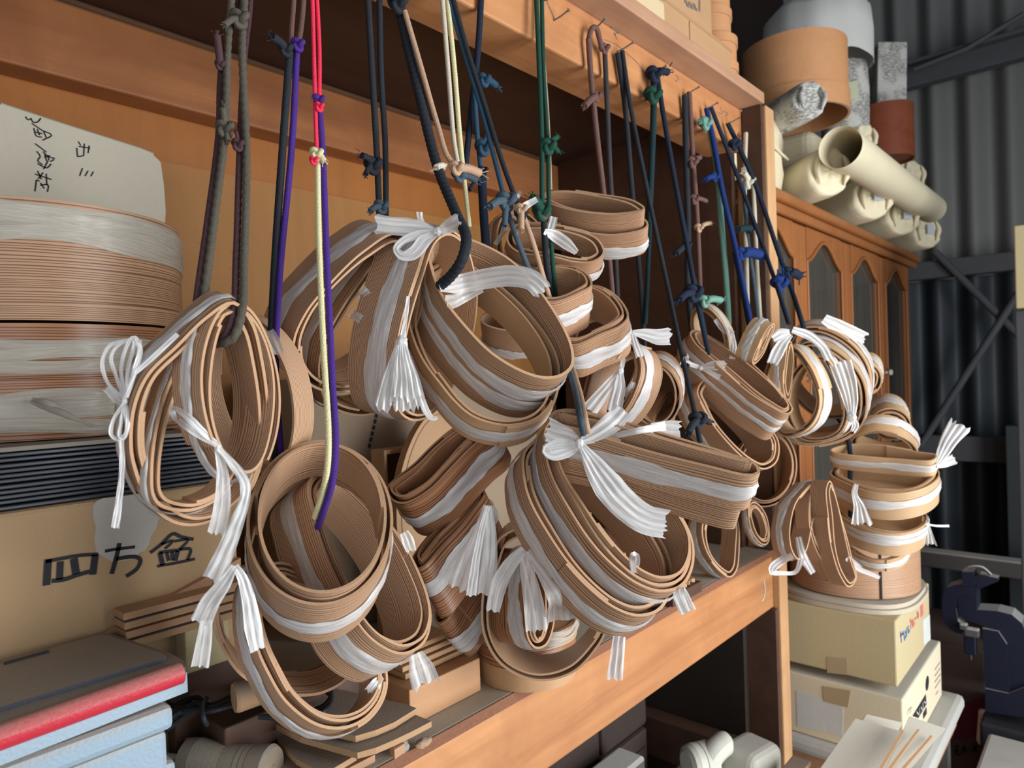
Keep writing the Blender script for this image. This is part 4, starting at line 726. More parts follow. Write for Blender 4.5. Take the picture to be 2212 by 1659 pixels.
c = PD(1712, 1668, 1.10); o = slab(c[0] - .03, c[0] + .03, c[1] - .02, c[1] + .01, .4005, PD(1712, 1652, 1.10)[2], .002).build('brown_board', 'board_brown_dusty'); tag(o, 'low brown board between grey cover and the leaning sheaf', 'board')
# ------------------------------------------------------------------ bentwood hoops
HOOPS = {}
def hoop(key, label, pts, Y, ext, w=None, layers=2, ribbons=((0.5, 0.17),), mat='hoop_wood_pale', t=0.0022, asp=0.85, turn=1.12, start=None, shift=None, group=None, film='ribbon_film', d=None, rough=0.06):
    """pts: outline of the opening's near rim; ext: how the wall runs back from that rim; depth and tilt follow from them"""
    rng = random.Random(key); q = np.array(spline(pts, 96, True))[:, :2]; c = q.mean(0)
    if np.sum(q[:, 0] * np.roll(q[:, 1], -1) - np.roll(q[:, 0], -1) * q[:, 1]) < 0: q = q[::-1]
    if d is None: d = depth(PY(c[0], c[1], Y))
    if w is None:
        ev = np.linalg.eigvalsh(np.cov((q - c).T)); nz = min(0.95, max(0.26, math.sqrt(ev[0] / ev[1]) / asp)); w = np.linalg.norm(ext) * d / F / math.sqrt(1 - nz * nz)
    ex, ey = ext[0] * d / (F * w), ext[1] * d / (F * w); x0, y0 = (c[0] - CX) / F, (c[1] - CY) / F
    k = math.hypot(ex, ey)
    if k > 0.96: ex *= 0.96 / k; ey *= 0.96 / k
    a_, b_, c_ = 1 + x0 * x0 + y0 * y0, 2 * (ex * x0 + ey * y0), ex * ex + ey * ey - 1
    disc_ = max(b_ * b_ - 4 * a_ * c_, 1e-4); nzz = (-b_ + math.sqrt(disc_)) / (2 * a_)
    if nzz < 0.14: nzz = 0.14
    ncam = nrm([ex + x0 * nzz, ey + y0 * nzz, nzz]); n = M @ ncam; C0 = PD(c[0], c[1], d)
    rim = []
    for px, py in q:
        r = ray(px, py); s = n.dot(C0 - CAM) / n.dot(r); s = min(max(s, d * 0.72), d * 1.4); p = CAM + r * s; rim.append(p - n * n.dot(p - C0))
    rim = np.array(rim); cen = rim.mean(0); N = len(rim)
    T = np.roll(rim, -1, 0) - np.roll(rim, 1, 0); T /= np.linalg.norm(T, axis=1)[:, None]
    O = np.cross(T, n)
    if np.mean(np.sum(O * (rim - cen), 1)) < 0: O = -O
    L = np.concatenate([[0], np.cumsum(np.linalg.norm(np.roll(rim, -1, 0) - rim, axis=1))])
    root = thing('bentwood_hoop', label, 'wooden hoop', cen + n * w / 2, group); HOOPS[key] = dict(root=root, d=d, n=n, cen=cen, w=w)
    st0 = rng.random() if start is None else start; ph = [rng.uniform(0, 6.28) for _ in range(6)]
    for j in range(layers):
        a0, a1 = (0.0, 1.0) if shift is None else shift[j]
        if shift is None and j: a0 += rng.uniform(-0.07, 0.05); a1 += rng.uniform(-0.06, 0.06)
        s0 = int(((st0 + 0.31 * j) % 1) * N); K = int(N * (turn if j == 0 else 1.0 + 0.12 * rng.random())); mb = MB(); rows = [[], [], [], []]; us = []
        off0 = -j * (t + 0.0007) ; uo = rng.uniform(0, 3); vo = rng.uniform(0, 1)
        for i in range(K + 1):
            m = (s0 + i) % N; f = i / N
            gap = (0.0006 + 0.0010 * math.sin(2 * math.pi * m / N * 2 + ph[0] + j)) * (1 if j else 0)
            off = off0 + t * f * 1.06 - gap if j == 0 else off0 - t * f * 0.9 - gap
            wob = 0.0007 * math.sin(3 * 2 * math.pi * m / N + ph[1] + j) + (0.0008 * math.sin(2 * math.pi * m / N + ph[2] + 2 * j) if j else 0)
            za, zb = a0 * w + wob, a1 * w + wob; P = rim[m]
            po, pi = P + O[m] * (off + t / 2), P + O[m] * (off - t / 2)
            rows[0].append([po + n * za, po + n * zb]); rows[1].append([pi + n * zb, pi + n * za]); rows[2].append([pi + n * za, po + n * za]); rows[3].append([po + n * zb, pi + n * zb])
            us.append(uo + L[-1] * f)
        for k2, r in enumerate(rows):
            if k2 < 2: uv = [[(u, vo + (a0 if k2 == 0 else a1) * w), (u, vo + (a1 if k2 == 0 else a0) * w)] for u in us]
            else: uv = [[(u, 0), (u, t)] for u in us]
            mb.grid(r, 0 if k2 < 2 else 1, uv, True)
        for i, fl in ((0, 0), (K, 1)):
            b = mb.add([rows[0][i][0], rows[0][i][1], rows[1][i][0], rows[1][i][1]]); mb.face([b, b + 1, b + 2, b + 3] if not fl else [b + 3, b + 2, b + 1, b], 1)
        mb.build('strip', [mat, 'hoop_cut_edge'], root)
    for (rc, rh) in ribbons:
        mb = MB(); rows = []; uvs = []; m_ = 7; k1 = rng.uniform(0, 6)
        amp = 0.16
        for i in range(N + 1):
            m = i % N; th = 2 * math.pi * m / N; row = []; ur = []
            wid = rh * w * (1 + amp * math.sin(2 * th + ph[3]) + 0.10 * math.sin(5 * th + ph[4])); cc = rc * w + 0.05 * w * math.sin(th + ph[5])
            for j in range(m_):
                v = j / (m_ - 1) * 2 - 1
                lift = t * 1.12 + 0.0009 + 0.0005 * math.sin(7 * th + 2.1 * j + k1) * (1 - 0.4 * abs(v)) + 0.0003 * math.sin(17 * th + 3 * j)
                row.append(rim[m] + O[m] * (lift + t / 2 - (0.0006 if abs(v) == 1 else 0)) + n * (cc + v * wid)); ur.append((L[-1] * i / N, 0.02 * v + rc))
            rows.append(row); uvs.append(ur)
        mb.grid(rows, 0, uvs, True); mb.build('binding_ribbon', film, root)
    return root
R2 = ((0.33, 0.10), (0.66, 0.10))
# --- left cluster
hoop('A1', 'narrow hoop at front of the leftmost bundle, its white ribbon ending in a looped bow', ell(519, 845, 187, 80, 86), .452, (-60, -4), layers=2, start=.12, turn=.82, mat='hoop_wood_pale')
hoop('A2', 'largest thin hoop of the leftmost bundle, bowed with strings at its left edge', [(505, 660), (450, 690), (385, 750), (322, 812), (294, 880), (287, 960), (292, 1000), (320, 1075), (362, 1118), (410, 1132), (470, 1118), (530, 1070), (560, 1000), (572, 900), (560, 780), (540, 700)], .470, (-36, -30), layers=2, start=.3, ribbons=((.45, .2),))
hoop('A3', 'hoop inside the leftmost bundle, seen through the two in front of it', [(480, 690), (420, 740), (378, 816), (345, 920), (330, 1020), (334, 1070), (352, 1090), (420, 1098), (490, 1060), (530, 980), (545, 880), (535, 780), (510, 710)], .488, (-30, -6), layers=2, ribbons=((.3, .2),))
hoop('A4', 'hoop at back right of the leftmost bundle, plain with no ribbon in view', ell(530, 850, 172, 94, 74), .545, (48, -8), layers=1, ribbons=(), mat='hoop_wood_pale')
# --- hoops on the red, cream and purple cord
hoop('B1', 'wide hoop hanging from the cream and purple cord, ribboned along its lower wall', ell(693, 1129, 150, 172, 7), .455, (-8, 88), w=.05, layers=2, start=.55, ribbons=((.58, .14),), turn=1.2, shift=[(0, 1), (-.12, .7)])
def Z2(l): return [(400 + x / 2.9625, 940 + y / 2.9625) for x, y in l]
hoop('B2', 'tilted oval hoop threaded through the wide hoop on the purple cord', Z2([(890, 235), (1010, 250), (1180, 400), (1360, 640), (1470, 840), (1550, 1040), (1568, 1180), (1520, 1320), (1390, 1385), (1240, 1330), (1120, 1210), (1010, 970), (915, 750), (835, 520), (800, 330)]), .482, (-84, 62), w=.048, layers=3, ribbons=((.5, .17),), mat='hoop_wood_pale', start=.9)
hoop('B3', 'lowest hoop of the purple-cord bundle, just above the dusty boards', [(545, 1330), (560, 1400), (582, 1450), (620, 1514), (680, 1562), (735, 1572), (785, 1554), (820, 1515), (832, 1470), (815, 1400), (760, 1320), (690, 1260), (610, 1220), (555, 1240)], .478, (-40, 22), layers=3, ribbons=((.45, .2),), start=.5)
hoop('B4', 'hoop behind the lowest one of the purple-cord bundle, plain inside', [(470, 1335), (490, 1400), (530, 1455), (600, 1490), (655, 1498), (700, 1491), (748, 1462), (790, 1400), (760, 1320), (650, 1265), (540, 1255), (480, 1280)], .500, (-16, -42), w=.045, layers=1, ribbons=((.5, .16),))
# --- big middle bundle
def Z4(l): return [(840 + x / 3.0714, 440 + y / 3.0714) for x, y in l]
hoop('C1', 'big round hoop with two white ribbons, at centre on the thick black cord', Z4([(288, 300), (330, 245), (420, 222), (560, 245), (800, 370), (1000, 590), (1180, 880), (1213, 1000), (1205, 1070), (1140, 1125), (1040, 1142), (900, 1108), (700, 990), (520, 800), (370, 600), (302, 420)]), .45, (-58, 100), w=.072, layers=1, t=.0030, ribbons=((.34, .105), (.62, .105)), start=.98, turn=1.1)
hoop('C2', 'narrower hoop right under the big two-ribboned one, single white ribbon', [(888, 690), (896, 730), (918, 780), (951, 826), (985, 868), (1022, 898), (1084, 916), (1133, 912), (1168, 896), (1194, 862), (1200, 780), (1150, 690), (1060, 605), (980, 565), (915, 600)], .470, (-18, 52), layers=2, ribbons=((.5, .2),), mat='hoop_wood_straw')
hoop('C3', 'upright wide hoop left of the big two-ribboned one, crowned by a white bow', [(935, 512), (903, 590), (874, 680), (859, 770), (856, 840), (866, 886), (890, 903), (920, 898), (960, 860), (1000, 790), (1025, 700), (1025, 600), (1000, 520), (965, 495)], .490, (-98, -12), layers=2, ribbons=((.42, .19),), mat='hoop_wood_pale')
hoop('C4', 'wide hoop at upper left of the middle bundle, behind the cream cord', [(855, 508), (790, 545), (715, 615), (665, 672), (637, 735), (640, 790), (680, 835), (750, 845), (830, 800), (890, 720), (915, 620), (905, 540)], .522, (-72, -38), layers=2, ribbons=((.5, .18),))
hoop('C5', 'smaller hoop tucked below the upper left one of the middle bundle', [(830, 562), (765, 632), (725, 695), (700, 750), (693, 815), (710, 870), (760, 893), (810, 890), (860, 850), (895, 770), (897, 670), (870, 590)], .548, (-58, -22), layers=2, ribbons=((.5, .18),))
# --- lower middle, darker hoops
hoop('D1', 'dark glossy tilted hoop with broad ribbon, below the big two-ribboned one', [(841, 1054), (850, 1076), (872, 1083), (925, 1056), (972, 1012), (1020, 962), (1056, 930), (1060, 905), (1030, 905), (980, 930), (935, 965), (895, 1005), (858, 1036)], .505, (50, 78), layers=3, ribbons=((.5, .18),), mat='hoop_wood_red', w=.062)
hoop('D2', 'dark hoop seen side on beneath the glossy tilted one, ribbon across it', [(893, 1210), (900, 1224), (915, 1220), (965, 1165), (1022, 1100), (1045, 1065), (1034, 1052), (1012, 1068), (955, 1130), (905, 1186)], .515, (52, 104), w=.062, layers=3, ribbons=((.42, .17),), mat='hoop_wood_red')
hoop('D3', 'lowest dark hoop, side on, its end over the wooden box', [(940, 1330), (946, 1344), (960, 1338), (995, 1290), (1035, 1230), (1046, 1205), (1034, 1198), (1010, 1220), (970, 1278)], .535, (62, 74), w=.06, layers=3, ribbons=((.62, .17),), mat='hoop_wood_red')
hoop('D4', 'reddish upright hoop hanging inside the thin large one, over the oval boxes', [(1148, 1195), (1140, 1260), (1139, 1330), (1146, 1380), (1160, 1396), (1178, 1390), (1192, 1352), (1194, 1290), (1184, 1225), (1166, 1188)], .545, (-78, -8), w=.055, d=.690, layers=3, ribbons=((.28, .2),), mat='hoop_wood_red')
hoop('D5', 'thin large hoop hanging low before the oval boxes, no ribbon', [(1086, 1165), (1064, 1220), (1047, 1290), (1050, 1370), (1083, 1430), (1140, 1463), (1190, 1466), (1242, 1446), (1285, 1400), (1305, 1365), (1310, 1310), (1285, 1230), (1225, 1170), (1150, 1142)], .530, (4, -34), w=.042, d=.694, layers=2, ribbons=())
# --- front right pair on the grey and tan cord
E1 = [(1185, 930), (1184, 985), (1197, 1032), (1239, 1106), (1283, 1170), (1331, 1222), (1378, 1258), (1426, 1274), (1470, 1262), (1492, 1226), (1496, 1178), (1482, 1134), (1430, 1060), (1350, 980), (1275, 915), (1222, 898)]
hoop('E1', 'large wide hoop on the grey and tan cord, nearest of the ribboned pair', E1, .358, (-48, 48), w=.040, layers=3, ribbons=((.52, .19),), mat='hoop_wood_pale', start=.08, t=.0026, shift=[(0, 1), (-.06, .9), (-.15, .9)])
hoop('E1b', 'large hoop tied flat against the back of the wide one on the tan cord', [(x - 50, y + 49) for x, y in E1], .370, (-46, 48), w=.040, layers=2, ribbons=((.55, .17),), mat='hoop_wood_pale', t=.0026)
hoop('E2', 'hoop lying across the top of the ribboned pair, tied with a large white bow', [(1191, 905), (1200, 890), (1222, 885), (1262, 889), (1345, 912), (1450, 945), (1570, 980), (1629, 1004), (1634, 1018), (1612, 1022), (1530, 1004), (1400, 968), (1290, 936), (1215, 918)], .346, (-14, 78), w=.044, layers=3, ribbons=((.52, .22),), t=.0026, shift=[(0, 1), (.78, 1.75), (-.16, .8)], mat='hoop_wood_pale', d=.605)
hoop('E3', 'small hoop seen through the large wide one on the tan cord', [(1290, 1062), (1330, 1072), (1352, 1110), (1359, 1170), (1352, 1240), (1330, 1265), (1290, 1240), (1262, 1180), (1265, 1110)], .42, (-32, -24), w=.05, layers=2, ribbons=(), mat='hoop_wood_red')
hoop('E4', 'hoop below the bow-tied one at right, hanging over the bench edge', [(1518, 1140), (1530, 1195), (1555, 1230), (1577, 1243), (1590, 1228), (1595, 1180), (1590, 1120), (1570, 1090), (1535, 1095)], .50, (-34, 5), layers=2, ribbons=((.5, .2),))
# --- stack of hoops behind, right of centre
hoop('F1', 'highest hoop, level and open upward, hanging right of the green cord', [(1150, 420), (1165, 410), (1226, 404), (1294, 414), (1373, 432), (1399, 450), (1393, 459), (1339, 470), (1283, 468), (1226, 457), (1180, 440)], .47, (2, 62), layers=3, ribbons=((1.22, .2),), mat='hoop_wood_fine', shift=[(.55, 1.5), (0, 1), (0, 1)], w=.05)
hoop('F2', 'pale hoop under the highest one, crossed by the dark green cord', [(1100, 520), (1120, 540), (1195, 553), (1240, 563), (1280, 563), (1303, 546), (1290, 518), (1230, 494), (1150, 485), (1105, 495)], .49, (-6, 44), layers=2, ribbons=((.75, .2),), mat='hoop_wood_fine', w=.04)
hoop('F3', 'hoop behind the big two-ribboned one, right where the green cord ends', [(1130, 605), (1150, 585), (1203, 574), (1249, 579), (1271, 597), (1275, 615), (1249, 631), (1194, 648), (1150, 642)], .478, (-3, 92), layers=2, ribbons=((.5, .16),), mat='hoop_wood_fine', w=.062)
hoop('F4', 'hoop with broad ribbon right of the tan cord, third below the highest', [(1225, 650), (1245, 628), (1278, 617), (1316, 630), (1346, 659), (1354, 682), (1339, 701), (1294, 721), (1240, 741), (1215, 735)], .472, (9, 75), layers=3, ribbons=((.5, .19),), mat='hoop_wood_fine', w=.058)
hoop('F5', 'upright hoop at the foot of the middle stack, opening to the left', [(1300, 760), (1345, 742), (1370, 752), (1382, 790), (1374, 835), (1352, 880), (1315, 915), (1275, 920), (1256, 890), (1265, 840), (1280, 790)], .50, (48, 10), layers=3, ribbons=((.34, .2),), mat='hoop_wood_fine')
hoop('F6', 'hoop glimpsed through the opening of the big two-ribboned one', ell(1105, 690, 64, 22, 2), .53, (4, 56), layers=1, ribbons=((.95, .15),), mat='hoop_wood_fine', w=.05)
hoop('F7', 'brown hoop at back, left of the dark green cord', [(1090, 470), (1075, 520), (1085, 570), (1120, 600), (1160, 600), (1185, 560), (1170, 500), (1130, 462)], .55, (-26, 8), layers=2, ribbons=((.5, .2),))
# --- right cluster
hoop('G1', 'slanted oval hoop with two narrow ribbons, right of the bow-tied one', [(1493, 718), (1503, 713), (1518, 718), (1550, 737), (1603, 770), (1655, 814), (1689, 851), (1709, 884), (1698, 892), (1660, 873), (1617, 843), (1574, 806), (1530, 768), (1500, 738)], .44, (-42, 60), layers=3, ribbons=((.32, .07), (.6, .07)), mat='hoop_wood_fine', w=.062)
hoop('G2', 'hoop directly beneath the slanted one with two narrow ribbons', [(1508, 845), (1520, 875), (1539, 911), (1579, 960), (1620, 996), (1652, 1010), (1675, 996), (1680, 958), (1666, 930), (1620, 880), (1570, 835), (1525, 820)], .455, (-56, 22), layers=3, ribbons=((.7, .14),), mat='hoop_wood_fine', w=.06)
hoop('G3', 'round hoop low behind the slanted pair, near the corner post', ell(1655, 1010, 64, 82, 8), .49, (-26, 10), layers=3, ribbons=((.9, .12),), mat='hoop_wood_fine')
hoop('G4', 'curled hoop left of the slanted one, ribbon over its top', ell(1415, 852, 52, 66, -10), .52, (12, -32), layers=2, ribbons=((.5, .2),), mat='hoop_wood_fine')
hoop('G5', 'pale upright hoop in the gap left of the slanted pair', ell(1430, 935, 22, 90, 12), .53, (-30, 0), layers=2, ribbons=(), mat='hoop_wood_fine')
hoop('G6', 'thin pale hoop peeking out above the slanted one', ell(1532, 722, 32, 62, -24), .50, (14, -6), layers=2, ribbons=((.5, .24),), mat='hoop_wood_straw')
# --- far ball of hoops near the post
BG = 'hoops of the far upper ball'
hoop('H1', 'foremost round hoop of the far upper ball, ribboned, right of the post', [(1707, 750), (1745, 790), (1765, 840), (1767, 880), (1752, 915), (1725, 935), (1690, 940), (1660, 900), (1650, 830), (1670, 770)], .395, (28, -3), layers=2, ribbons=((.5, .27),), mat='hoop_wood_straw', d=1.1)
hoop('H2', 'second hoop of the far upper ball, just behind the foremost', [(1775, 772), (1800, 800), (1822, 850), (1828, 900), (1812, 935), (1775, 950), (1730, 945), (1700, 900), (1700, 840), (1730, 790)], .41, (20, -10), layers=2, ribbons=((.5, .27),), mat='hoop_wood_straw', d=1.14)
hoop('H3', 'large outer hoop round the right of the far upper ball', [(1740, 742), (1790, 752), (1845, 797), (1866, 840), (1865, 900), (1840, 938), (1780, 960), (1720, 957), (1680, 900), (1690, 800)], .425, (18, -30), layers=2, ribbons=((.55, .25),), mat='hoop_wood_straw', d=1.17)
hoop('H4', 'topmost hoop of the far upper ball, with a loose white ribbon end', [(1715, 722), (1770, 710), (1830, 737), (1865, 775), (1878, 812), (1870, 870), (1820, 900), (1750, 890), (1700, 820)], .44, (9, -20), layers=2, ribbons=((.5, .27),), mat='hoop_wood_straw', d=1.2)
hoop('H5', 'small hoop sticking out at right of the far upper ball', ell(1874, 818, 27, 31, -12), .44, (4, -26), layers=2, ribbons=((.5, .25),), mat='hoop_wood_straw', d=1.215)
hoop('H6', 'upright hoop at left of the far upper ball, seen edge on', ell(1704, 800, 9, 62, 3), .385, (-30, 0), layers=2, ribbons=((.5, .22),), mat='hoop_wood_straw', d=1.08)
hoop('H7', 'side-on hoop with bright ribbon left of the far ball, before the post', ell(1650, 742, 8, 46, 26), .395, (-38, -14), layers=3, ribbons=((.5, .2),), mat='hoop_wood_straw', d=1.04)
# --- far lower wheel of hoops
hoop('I1', 'arched hoop at upper right of the far lower wheel, dark inside', ell(1925, 917, 40, 32, 14), .345, (-6, -36), layers=2, ribbons=((.6, .2),), mat='hoop_wood_straw', d=1.27)
hoop('I2', 'broad arched hoop on top of the far lower wheel', [(1845, 948), (1890, 934), (1940, 941), (1970, 960), (1980, 982), (1940, 994), (1880, 989), (1845, 972)], .335, (2, -36), layers=2, ribbons=((.62, .2),), mat='hoop_wood_straw', d=1.24)
hoop('I3', 'level hoop of the far lower wheel with an upright ribbon plume', [(1797, 972), (1830, 961), (1900, 963), (1980, 975), (2022, 984), (2014, 993), (1920, 988), (1830, 981)], .320, (1, 34), layers=2, ribbons=((.5, .2),), shift=[(0, 1), (.7, 1.7)], mat='hoop_wood_straw', w=.034, d=1.2)
hoop('I4', 'open hoop in the middle of the far lower wheel, tassel on its front', [(1797, 1022), (1830, 1043), (1880, 1060), (1955, 1062), (2005, 1048), (2027, 1026), (2020, 1010), (1960, 1000), (1860, 1002), (1808, 1009)], .318, (0, 56), layers=3, ribbons=((.45, .16),), mat='hoop_wood_straw', d=1.2)
hoop('I5', 'second lowest hoop at right of the far lower wheel, double ribbon', [(1795, 1068), (1815, 1107), (1855, 1134), (1915, 1149), (1967, 1146), (1997, 1130), (2000, 1112), (1960, 1101), (1880, 1092), (1820, 1068)], .322, (-3, 48), layers=2, ribbons=((.2, .1), (.42, .1)), mat='hoop_wood_straw', d=1.2)
hoop('I6', 'lowest thin hoop of the far lower wheel, above the round container', [(1800, 1150), (1840, 1188), (1878, 1206), (1916, 1208), (1952, 1193), (1960, 1172), (1900, 1152), (1840, 1142)], .328, (0, 24), layers=2, ribbons=((.5, .22),), mat='hoop_wood_straw', d=1.2)
hoop('I7', 'broad upright hoop at front of the far lower wheel, plain', [(1785, 1058), (1790, 1120), (1800, 1190), (1815, 1240), (1834, 1265), (1849, 1250), (1838, 1200), (1819, 1130), (1803, 1065), (1793, 1040)], .312, (-36, -4), layers=2, ribbons=(), mat='hoop_wood_pale', d=1.14)
hoop('I8', 'ribboned upright hoop at left of the far lower wheel', [(1765, 1041), (1738, 1066), (1718, 1095), (1707, 1148), (1714, 1190), (1726, 1206), (1738, 1192), (1752, 1140), (1768, 1075), (1774, 1046)], .336, (-40, 0), layers=1, ribbons=((.5, .2),), mat='hoop_wood_pale', d=1.13)
hoop('I9', 'upright hoop between the broad and ribboned ones of the far wheel', [(1759, 1053), (1748, 1120), (1766, 1190), (1800, 1240), (1818, 1258), (1828, 1240), (1806, 1170), (1788, 1100), (1772, 1050)], .328, (-30, -2), layers=2, ribbons=(), mat='hoop_wood_pale', d=1.16)
hoop('I10', 'small loop at far left of the far lower wheel, beside the post', ell(1640, 1130, 18, 46, -16), .40, (-14, 2), layers=3, ribbons=((.4, .25),), mat='hoop_wood_pale', d=1.16)
# ------------------------------------------------------------------ hanging cords
def cord(label, strands, knots=(), group='cords nailed along the hanging rail'):
    """strands: (material, radius, style, [(px, py, Y)...], reach_up); knots: (material, px, py, Y, size, tails)"""
    p0 = PY(*strands[0][3][0]); root = thing('hanging_cord', label, 'cord', p0, group)
    for (m, r, style, pts, *up) in strands:
        P = [PY(*p) for p in pts]
        if up and up[0]: P = [np.array([P[0][0] + 0.004, 0.527, 1.632]), np.array([P[0][0] + 0.001, 0.524, max(P[0][2] + .01, 1.61)])] + P if P[0][2] < 1.60 else P
        ln = sum(np.linalg.norm(b - a) for a, b in zip(P[:-1], P[1:]))
        step = 0.0012 if style in ('twist', 'braid') else 0.005
        Q = spline(P, max(12, int(ln / step)))
        mb = MB(); add_tube(mb, Q, r, 14 if style in ('twist', 'braid') else 9, 0, style, 0.0075 if style == 'twist' else max(.006, r * 2.4))
        if style == 'fuzz':
            rng = random.Random(ln)
            for _ in range(int(ln / 0.0035)):
                i = rng.randrange(len(Q)); dd = nrm([rng.gauss(0, 1) for _ in range(3)]); a = Q[i] + dd * r * .9; b = a + dd * rng.uniform(.0008, .0022) + np.array([rng.gauss(0, .0006) for _ in range(3)])
                add_tube(mb, [a, b], 0.00012, 3, caps=False)
        mb.build('strand', m, root)
    for i, (m, px, py, Y, sz, tails) in enumerate(knots):
        c = PY(px, py, Y); d = depth(c); s = sz * d / F; rx, up, fw = M[:, 0], -M[:, 1], M[:, 2]; mb = MB(); k = []
        for a in np.linspace(0, 2 * math.pi, 60, endpoint=False):      # overhand knot
            k.append(c + s * (0.34 * (math.sin(a) + 2 * math.sin(2 * a)) * rx * .8 + 0.34 * (math.cos(a) - 2 * math.cos(2 * a)) * up * .8 - 0.34 * math.sin(3 * a) * fw))
        add_tube(mb, k, s * 0.36, 9, closed=True); kn = mb.build('knot', m, root)
        for (tx, ty, tr) in tails:
            mb = MB(); e = PY(tx, ty, Y - .003); mid = (c + e) / 2 + up * s * .25; Q = spline([c, mid, e], 14); rr = tr * d / F
            add_tube(mb, Q, rr, 9); rng = random.Random(tx)
            for _ in range(9):
                dd = nrm(nrm(e - mid) + np.array([rng.gauss(0, .45) for _ in range(3)])); o = np.array([rng.gauss(0, rr * .45) for _ in range(3)]); add_tube(mb, [e + o, e + o + dd * rr * rng.uniform(.8, 2.0)], rr * .14, 4)
            mb.build('frayed_end', m, kn)
    return root
cord('olive twisted and maroon rope doubled, holding the leftmost hoops', [
    ('cord_olive', .0027, 'twist', [(500, -20, .520), (492, 100, .510), (486, 280, .495), (462, 480, .475), (440, 650, .466), (436, 690, .49)], 1),
    ('cord_maroon', .0023, 'fuzz', [(514, -20, .524), (478, 150, .514), (472, 290, .500), (448, 480, .479), (424, 650, .470), (420, 690, .49)], 1),
    ('cord_olive', .0028, 'twist', [(528, -20, .518), (523, 100, .506), (532, 330, .486), (527, 560, .458), (521, 680, .438), (505, 728, .438), (478, 742, .448), (452, 736, .47)], 1),
    ('cord_maroon', .0024, 'fuzz', [(541, -20, .522), (528, 120, .511), (518, 320, .492), (510, 560, .462), (503, 680, .442), (488, 722, .443), (462, 736, .455), (440, 728, .475)], 1)],
    [('cord_olive', 518, 40, .506, 21, [(484, 55, 7)]), ('cord_olive', 486, 278, .49, 20, [(481, 232, 7), (492, 304, 6)]), ('cord_maroon', 514, 312, .484, 14, [(510, 282, 4)]), ('cord_maroon', 476, 140, .508, 12, [(468, 76, 8)])])
cord('black and purple cord pair tied to frayed brown ends, second from left', [
    ('cord_brown', .0021, None, [(635, -20, .52), (630, 60, .518), (628, 100, .516)], 1), ('cord_brown', .0023, None, [(656, -20, .52), (650, 60, .518), (643, 100, .514)], 1),
    ('cord_black', .0031, 'fuzz', [(626, 110, .514), (612, 300, .512), (592, 600, .52), (585, 800, .53), (596, 1000, .53)]), ('cord_purple', .0025, 'braid', [(642, 105, .512), (630, 320, .508), (604, 600, .516), (596, 800, .526), (608, 1000, .526)])],
    [('cord_purple', 644, 96, .508, 15, []), ('cord_black', 618, 106, .510, 16, [(588, 80, 9)])])
cord('bright red cord lengthened with cream and purple braid', [
    ('cord_red', .0017, 'braid', [(674, -20, .52), (678, 120, .512), (681, 230, .505), (684, 325, .498)], 1), ('cord_red', .0017, 'braid', [(684, -20, .522), (690, 110, .514), (690, 215, .507)], 1),
    ('cord_purple', .0026, 'braid', [(690, 228, .505), (697, 330, .498), (706, 560, .480), (718, 820, .455), (725, 960, .440), (718, 1040, .443), (702, 1095, .458), (686, 1140, .475)]),
    ('cord_cream', .0024, 'braid', [(686, 345, .498), (689, 520, .484), (699, 760, .462), (709, 930, .442), (708, 1000, .440), (698, 1060, .452), (680, 1118, .472)])],
    [('cord_purple', 689, 216, .503, 13, [(678, 208, 5)]), ('cord_red', 690, 230, .501, 11, []), ('cord_cream', 684, 332, .494, 15, [(700, 348, 7)]), ('cord_red', 678, 346, .493, 10, [])])
cord('black braided cord pair left of the thick black one', [
    ('cord_black', .0029, 'braid', [(794, -20, .522), (804, 160, .526), (814, 330, .534), (820, 480, .542)], 1), ('cord_black', .0027, 'braid', [(819, -20, .522), (823, 160, .526), (832, 310, .534), (834, 480, .544)], 1)],
    [('cord_black', 806, 356, .53, 20, [(782, 336, 7), (790, 376, 6)]), ('cord_slate', 824, 446, .536, 16, [(800, 456, 7)])])
cord('thick black cord with tan twin, holding the big two-ribboned hoop', [
    ('cord_black', .0046, 'braid', [(856, -20, .520), (872, 60, .515), (900, 180, .505), (945, 360, .480), (985, 460, .450), (1007, 515, .430), (998, 560, .430), (975, 595, .445), (950, 618, .462)], 1),
    ('cord_tan', .0026, None, [(874, 24, .509), (905, 130, .50), (945, 270, .488), (968, 340, .478), (990, 362, .472)])],
    [('cord_black', 860, 6, .512, 22, [(848, -10, 9)]), ('cord_tan', 986, 362, .468, 16, [(1036, 374, 10)]), ('cord_slate', 992, 376, .474, 17, [(1028, 386, 11)]), ('cord_white', 958, 358, .476, 8, [(942, 362, 7)])])
cord('cream cord pair just right of the tan-twinned black cord', [
    ('cord_white', .0024, 'braid', [(954, -20, .522), (968, 150, .522), (980, 300, .520), (988, 350, .518)], 1), ('cord_cream', .0024, 'braid', [(965, -20, .520), (982, 150, .520), (994, 300, .518), (1006, 420, .514), (1014, 490, .512)], 1)])
